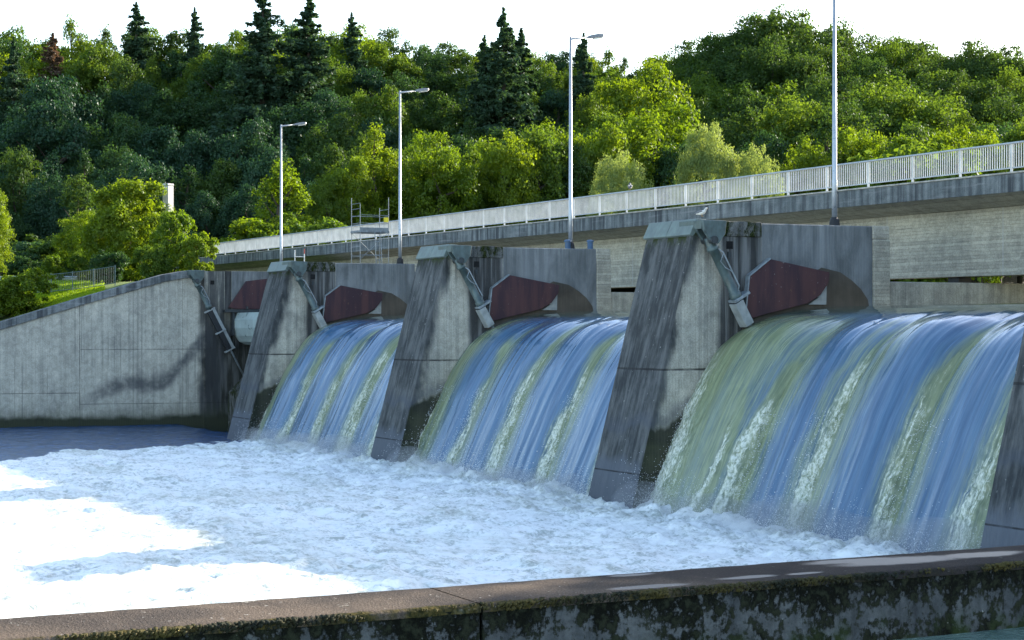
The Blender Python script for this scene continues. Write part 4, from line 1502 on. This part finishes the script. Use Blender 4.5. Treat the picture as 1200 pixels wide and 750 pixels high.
for i in range(4):
    proto('round%d' % i, 'b', 100 + i, w=.40, h0=.14, clumps=120, leaves=260, size=.0078, rag=1.25)
for i in range(3):
    proto('oval%d' % i, 'b', 200 + i, w=.30, h0=.12, shape='oval', clumps=115, leaves=260, size=.0074, rag=1.25)
for i in range(3):
    proto('dome%d' % i, 'b', 300 + i, w=.50, h0=.10, shape='dome', clumps=190, leaves=230, size=.0074, rag=1.15)
for i in range(2):
    proto('willow%d' % i, 'b', 400 + i, w=.50, h0=.02, shape='dome', clumps=230, leaves=240, size=.0068, rag=.5)
for i in range(2):
    proto('column%d' % i, 'b', 500 + i, w=.19, h0=.06, shape='column', clumps=100, leaves=150, size=.0085)
for i in range(3):
    proto('bush%d' % i, 'b', 600 + i, w=.62, h0=-.05, shape='dome', clumps=110, leaves=130, size=.018, rag=.8)
for i in range(3):
    proto('spruce%d' % i, 'spruce', 700 + i, w=(.18, .15, .20)[i], size=.0050)
proto('maple0', 'b', 801, w=.56, h0=.0, shape='dome', clumps=210, leaves=230, size=.0105, rag=1.3)

NAMES = {'round': 'broadleaf_tree', 'oval': 'broadleaf_tree', 'dome': 'broadleaf_tree', 'willow': 'willow_tree', 'column': 'slender_tree', 'bush': 'bush', 'spruce': 'spruce_tree', 'maple': 'maple_tree'}


def plant(key, t, p, h, leaf, label, cat, group=None, wide=1.0, z=None):
    kind = key.rstrip('0123456789')
    z0 = float(terr(t, p)) if z is None else z
    root = thing(NAMES[kind], W(t, p, z0 - .1), label, cat, group)
    root.rotation_euler.z = random.uniform(0, 6.28)
    root.scale = (h * wide, h * wide, h)
    for nm, me in zip(('trunk', 'crown'), PROTO[key]):
        o = bpy.data.objects.new(nm, me)
        COL.objects.link(o)
        o.parent = root
        if nm == 'crown':
            o.material_slots[0].link = 'OBJECT'
            o.material_slots[0].material = LEAF[leaf]
    return root


def plant_at(key, x, ytop, dist, leaf, label, cat, group=None, wide=1.0, hmax=34, hmin=2.0):
    t, p = bearing(x, dist)
    h = min(max(rise(ytop, dist) - float(terr(t, p)), hmin), hmax)
    return plant(key, t, p, h, leaf, label, cat, group, wide)


# trees the photo shows one by one
G1 = 'sunlit trees along the far bank behind the bridge'
plant_at('maple0', 150, 213, 130, 'yellow', 'big bushy sunlit maple overhanging the end of the bank wall', 'tree', None, .95)
plant_at('bush1', 205, 246, 120, 'yellow', 'tall leafy bush at the right flank of the big maple', 'bush', None, .62)
plant_at('bush0', 228, 272, 116, 'yellow', 'low bright bush overlapping the corner where wall and bridge meet', 'bush', None, .85)
plant_at('bush2', 180, 285, 115, 'fresh', 'low leafy bush directly behind the top of the coping, under the maple', 'bush', None, .9)
plant_at('bush2', -4, 322, 113, 'yellow', 'leafy bush at the very left edge of the photo behind the coping', 'bush', None, 1.3)
for k, x in enumerate(range(-10, 420, 36)):
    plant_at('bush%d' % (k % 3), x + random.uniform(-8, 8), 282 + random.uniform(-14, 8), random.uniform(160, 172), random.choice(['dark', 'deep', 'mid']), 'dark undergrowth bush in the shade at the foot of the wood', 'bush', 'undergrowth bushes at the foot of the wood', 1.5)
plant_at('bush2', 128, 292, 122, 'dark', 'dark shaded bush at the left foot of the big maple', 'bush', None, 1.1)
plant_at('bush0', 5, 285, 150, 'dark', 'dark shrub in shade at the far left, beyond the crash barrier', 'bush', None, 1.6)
plant_at('bush1', 66, 280, 152, 'mid', 'mid green shrub mass beyond the crash barrier', 'bush', None, 1.4)
plant_at('round1', 95, 248, 140, 'yellow', 'round yellow-green tree left of the bushy maple', 'tree', None, 1.0)
plant_at('column1', 92, 205, 152, 'mid', 'thin upright tree above the round yellow-green tree', 'tree', None, 1.0)
plant_at('column0', 331, 186, 158, 'yellow', 'slender yellow-green tree right behind the leftmost street lamp', 'tree', None, 1.1)
plant_at('bush0', 28, 314, 113.5, 'yellow', 'leafy yellow-green bush near the left edge above the coping', 'bush', None, 1.15)
plant_at('bush1', 62, 298, 134, 'yellow', 'small upright sunlit bush beside the crash barrier', 'bush', None, .7)
plant_at('bush2', 104, 290, 136, 'fresh', 'small leafy bush at the right end of the crash barrier', 'bush', None, .8)
plant_at('bush0', 36, 300, 142, 'dark', 'dark low bush in shade behind the crash barrier', 'bush', None, 1.5)
plant_at('oval1', -8, 222, 130, 'yellow', 'yellow-green branch tips of a tree cut by the left edge', 'tree', None, .7)
plant_at('bush1', 312, 256, 150, 'yellow', 'low sunlit bush behind the railing left of the leftmost lamp', 'bush', None, 1.1)
plant_at('bush2', 358, 252, 152, 'fresh', 'low sunlit bush behind the railing right of the leftmost lamp', 'bush', None, 1.1)
sun_row = [
    ('oval1', 384, 205, 166, 'fresh', 1.0, 'small fresh green tree at the left end of the sunlit row'),
    ('oval0', 420, 162, 178, 'mid', 1.0, 'green tree rising behind the scaffold tower'),
    ('oval2', 490, 158, 182, 'yellow', 1.1, 'yellow-green tree top peeping right beside the second lamp pole'),
    ('round3', 530, 176, 184, 'mid', 1.0, 'mid green tree in the gap right of the second lamp pole'),
    ('oval1', 572, 165, 184, 'yellow', 1.1, 'narrow yellow-green tree left of the gap under the tall spruce'),
    ('oval0', 612, 170, 186, 'mid', 1.1, 'narrow mid green tree right below the tall spruce'),
    ('oval2', 650, 145, 188, 'yellow', 1.1, 'narrow yellow-green tree just left of the third lamp pole'),
    ('round0', 690, 135, 196, 'fresh', 1.1, 'fresh green tree right of the third lamp pole, above the small willow'),
    ('round1', 768, 120, 200, 'yellow', 1.0, 'yellow-green tree at the upper left of the large willow'),
    ('oval1', 790, 170, 188, 'dark', 1.2, 'dark green tree in the gap between the two willows'),
    ('round2', 900, 160, 190, 'dark', 1.1, 'dark green tree behind the low willow shoulder'),
    ('oval2', 985, 165, 190, 'fresh', 1.1, 'fresh green tree just right of the tallest lamp pole'),
    ('round0', 1060, 150, 196, 'mid', 1.1, 'mid green tree behind the low yellow-green one above the railing'),
    ('round2', 1108, 150, 192, 'yellow', .9, 'yellow-green tree above the third railing post from the right'),
    ('oval0', 1150, 160, 186, 'yellow', 1.1, 'narrow yellow-green tree near the right edge above the railing'),
    ('round0', 405, 185, 168, 'yellow', 1.0, 'yellow-green tree behind the left side of the scaffold'),
    ('oval0', 436, 152, 172, 'yellow', 1.15, 'tall yellow-green tree between the scaffold and the second lamp'),
    ('round2', 468, 172, 176, 'fresh', .9, 'leafy tree directly behind the second lamp pole'),
    ('round1', 512, 160, 172, 'yellow', 1.05, 'bright yellow-green tree just right of the second lamp pole'),
    ('oval2', 552, 172, 178, 'fresh', 1.2, 'fresh green tree midway between second and third lamp poles'),
    ('round3', 592, 158, 176, 'yellow', .95, 'yellow-green tree below the tall dark spruce'),
    ('oval1', 632, 150, 180, 'fresh', 1.2, 'fresh green tree left of the third lamp pole'),
    ('round0', 668, 170, 182, 'mid', 1.0, 'green tree behind the third lamp pole'),
    ('round2', 706, 150, 186, 'yellow', 1.0, 'yellow-green tree above the left pale willow'),
    ('oval2', 750, 135, 190, 'yellow', 1.25, 'tall yellow-green tree between the two pale willows'),
    ('round1', 742, 76, 222, 'yellow', .95, 'high sunlit tree on the slope right of the third lamp head'),
    ('willow0', 724, 181, 166, 'willow', 1.05, 'small round pale willow behind the railing'),
    ('willow1', 826, 148, 172, 'willow', .95, 'large pale willow behind the railing, left of the tallest lamp'),
    ('willow0', 882, 174, 170, 'willow', .9, 'low pale willow shoulder right of the large willow'),
    ('round3', 938, 166, 184, 'yellow', .9, 'yellow-green tree left of the tallest lamp pole'),
    ('oval0', 962, 140, 192, 'mid', 1.2, 'olive green tree immediately behind the tallest lamp pole'),
    ('round2', 1005, 150, 186, 'yellow', .9, 'yellow-green tree right of the tallest lamp pole'),
    ('round0', 1042, 160, 182, 'yellow', 1.0, 'low yellow-green tree above the railing, second right of the tallest lamp'),
    ('bush2', 1085, 168, 178, 'fresh', 1.3, 'low bushy tree above the right stretch of railing'),
    ('oval2', 1080, 145, 200, 'fresh', 1.2, 'upright fresh green tree above the right stretch of railing'),
    ('round1', 1128, 158, 184, 'yellow', 1.0, 'yellow-green tree behind the railing near the right edge'),
    ('round3', 1172, 150, 190, 'fresh', 1.0, 'fresh green tree behind the railing at the right edge'),
    ('oval1', 1215, 140, 190, 'fresh', 1.2, 'green tree beyond the right edge behind the railing'),
]
for key, x, y, dist, leaf, wide, label in sun_row:
    plant_at(key, x, y, dist, leaf, label, 'tree', G1, wide * (.45 if leaf == 'willow' else .70))
G2 = 'dark spruces standing out of the hill wood'
for key, x, y, dist, leaf, wide, label in [
    ('spruce0', 160, 1, 262, 'spruce', 1.35, 'taller of the two pointed spruce tips on the far left skyline'),
    ('spruce1', 228, 8, 262, 'spruce', 1.1, 'smaller of the two pointed spruce tips on the far left skyline'),
    ('spruce2', 308, -14, 232, 'spruce', 1.35, 'broad dark spruce left of the leftmost lamp head, cut by the top edge'),
    ('spruce0', 362, -8, 236, 'spruce', 1.35, 'broad dark spruce right above the leftmost lamp head'),
    ('spruce1', 412, 14, 252, 'spruce', 1.2, 'thin dark spruce on the skyline before the second lamp'),
    ('spruce2', 590, 8, 226, 'spruce', 1.25, 'tall broad dark spruce halfway between second and third lamps'),
    ('spruce0', 568, 40, 228, 'spruce', 1.2, 'dark spruce touching the left flank of the tall broad spruce'),
    ('spruce1', 611, 32, 230, 'spruce', 1.4, 'dark spruce close to the right flank of the tall broad spruce'),
    ('spruce1', 684, 38, 240, 'spruce', 1.1, 'dark spruce tip just right of the third lamp pole'),
    ('spruce0', 16, 42, 236, 'spruce', 1.1, 'dark spruce at the left edge of the photo'),
    ('spruce1', 62, 38, 250, 'brown', 1.5, 'dead brown conifer among green crowns at the far left'),
]:
    plant_at(key, x, y, dist, leaf, label, 'tree', G2, wide)

# the wood on the slope
XS = [-60, 0, 60, 100, 130, 200, 250, 300, 350, 400, 440, 500, 550, 590, 640, 700, 750, 800, 850, 900, 960, 1000, 1050, 1080, 1100, 1120, 1150, 1200, 1260]
YS = [58, 46, 24, 28, 30, 46, 42, 28, 28, 34, 44, 44, 44, 40, 48, 58, 58, 52, 36, 20, 22, 30, 36, 50, 72, 54, 50, 62, 66]
zones = [(-999, 330, 'left of the leftmost lamp'), (330, 469, 'between the two left lamps'), (469, 669, 'between the two middle lamps'),
         (669, 979, 'between the two right lamps'), (979, 9999, 'right of the tallest lamp')]
rows = [(270, 0, 38, 'on the wood crest'), (262, 10, 40, 'on the wood crest'), (250, 30, 40, 'just below the wood crest'), (234, 66, 42, 'high on the slope'),
        (218, 105, 44, 'halfway up the slope'), (203, 145, 44, 'low on the slope'), (189, 186, 44, 'at the foot of the slope')]
for ri, (dist, dy, dx, where) in enumerate(rows):
    x = -50 + random.uniform(0, 30)
    while x < 1255:
        xx = x + random.uniform(-8, 8)
        yt = float(np.interp(xx, XS, YS)) + dy + random.uniform(-9, 14)
        zone = [z for z in zones if z[0] <= xx < z[1]][0]
        dd = dist + random.uniform(-6, 6)
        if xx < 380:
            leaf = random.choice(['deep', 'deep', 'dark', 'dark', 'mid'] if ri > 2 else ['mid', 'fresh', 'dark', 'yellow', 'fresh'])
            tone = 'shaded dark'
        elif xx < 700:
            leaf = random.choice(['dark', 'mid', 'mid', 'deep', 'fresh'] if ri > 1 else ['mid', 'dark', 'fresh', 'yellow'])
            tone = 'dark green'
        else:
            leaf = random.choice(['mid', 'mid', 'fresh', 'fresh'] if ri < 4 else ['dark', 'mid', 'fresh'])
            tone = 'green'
        if ri <= 1:
            tone = 'sky-lined'
        keys = ['round0', 'round1', 'round2', 'round3', 'oval0', 'oval1'] if xx < 780 else ['dome0', 'dome1', 'dome2', 'round1', 'round3']
        label = '%s broadleaf tree %s, %s' % (tone, where, zone[2])
        if ri >= 5 and xx > 700:
            x += dx
            continue
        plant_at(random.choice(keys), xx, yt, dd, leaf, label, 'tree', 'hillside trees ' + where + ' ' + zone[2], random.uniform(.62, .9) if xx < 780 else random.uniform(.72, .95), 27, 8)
        x += dx * random.uniform(.8, 1.2)

# near-bank trees outside the frame, whose shade falls on the parapet
for (t, p, h, k) in ((12.9, 20.6, 6.9, 'dome1'), (11.2, 24.5, 9.0, 'round3'), (13.0, 28, 10.5, 'round0')):
    plant(k, t, p, h, 'mid', 'broadleaf tree on the near bank outside the photo', 'tree', 'near bank trees', 1.05, 4.2)

# ------------------------------------------------------------------ light, sky, camera
SUN_PHI, SUN_EL = R(46), R(21.7)      # right of the view axis; elevation
az = YAW - SUN_PHI                    # world yaw of the sun direction (0 = +Y)
sd = Vector((-math.sin(az) * math.cos(SUN_EL), math.cos(az) * math.cos(SUN_EL), math.sin(SUN_EL)))
su = bpy.data.lights.new('sun', 'SUN')
su.energy = 5.0
su.angle = R(.53)
su.color = (1.0, .90, .74)
so = bpy.data.objects.new('sun', su)
so.rotation_euler = sd.to_track_quat('Z', 'Y').to_euler()
so.location = (0, 0, 80)
COL.objects.link(so)
wd = bpy.data.worlds.new('World')
SC.world = wd
wd.use_nodes = True
nt = wd.node_tree
sky = nt.nodes.new('ShaderNodeTexSky')
sky.sky_type = 'NISHITA'
sky.sun_disc = False
sky.sun_elevation = SUN_EL
sky.sun_rotation = math.atan2(sd.x, sd.y)
sky.air_density = 1.0
sky.dust_density = 1.0
sky.ozone_density = 0.6
nt.links.new(sky.outputs[0], nt.nodes['Background'].inputs[0])
nt.nodes['Background'].inputs[1].default_value = .14

cam = bpy.data.cameras.new('camera')
cam.sensor_width = 36
cam.lens = FPX / 1200 * 36
cam.shift_y = 11 / 1200
cam.clip_start = .1
cam.clip_end = 6000
co = bpy.data.objects.new('camera', cam)
co.location = (0, 0, EYE)
co.rotation_euler = (R(90), 0, YAW)
COL.objects.link(co)
SC.camera = co
SC.view_settings.view_transform = 'Standard'
SC.view_settings.look = 'None'
SC.view_settings.exposure = 1.82
SC.view_settings.gamma = 1
SC.cycles.max_bounces = 6
SC.cycles.use_denoising = True
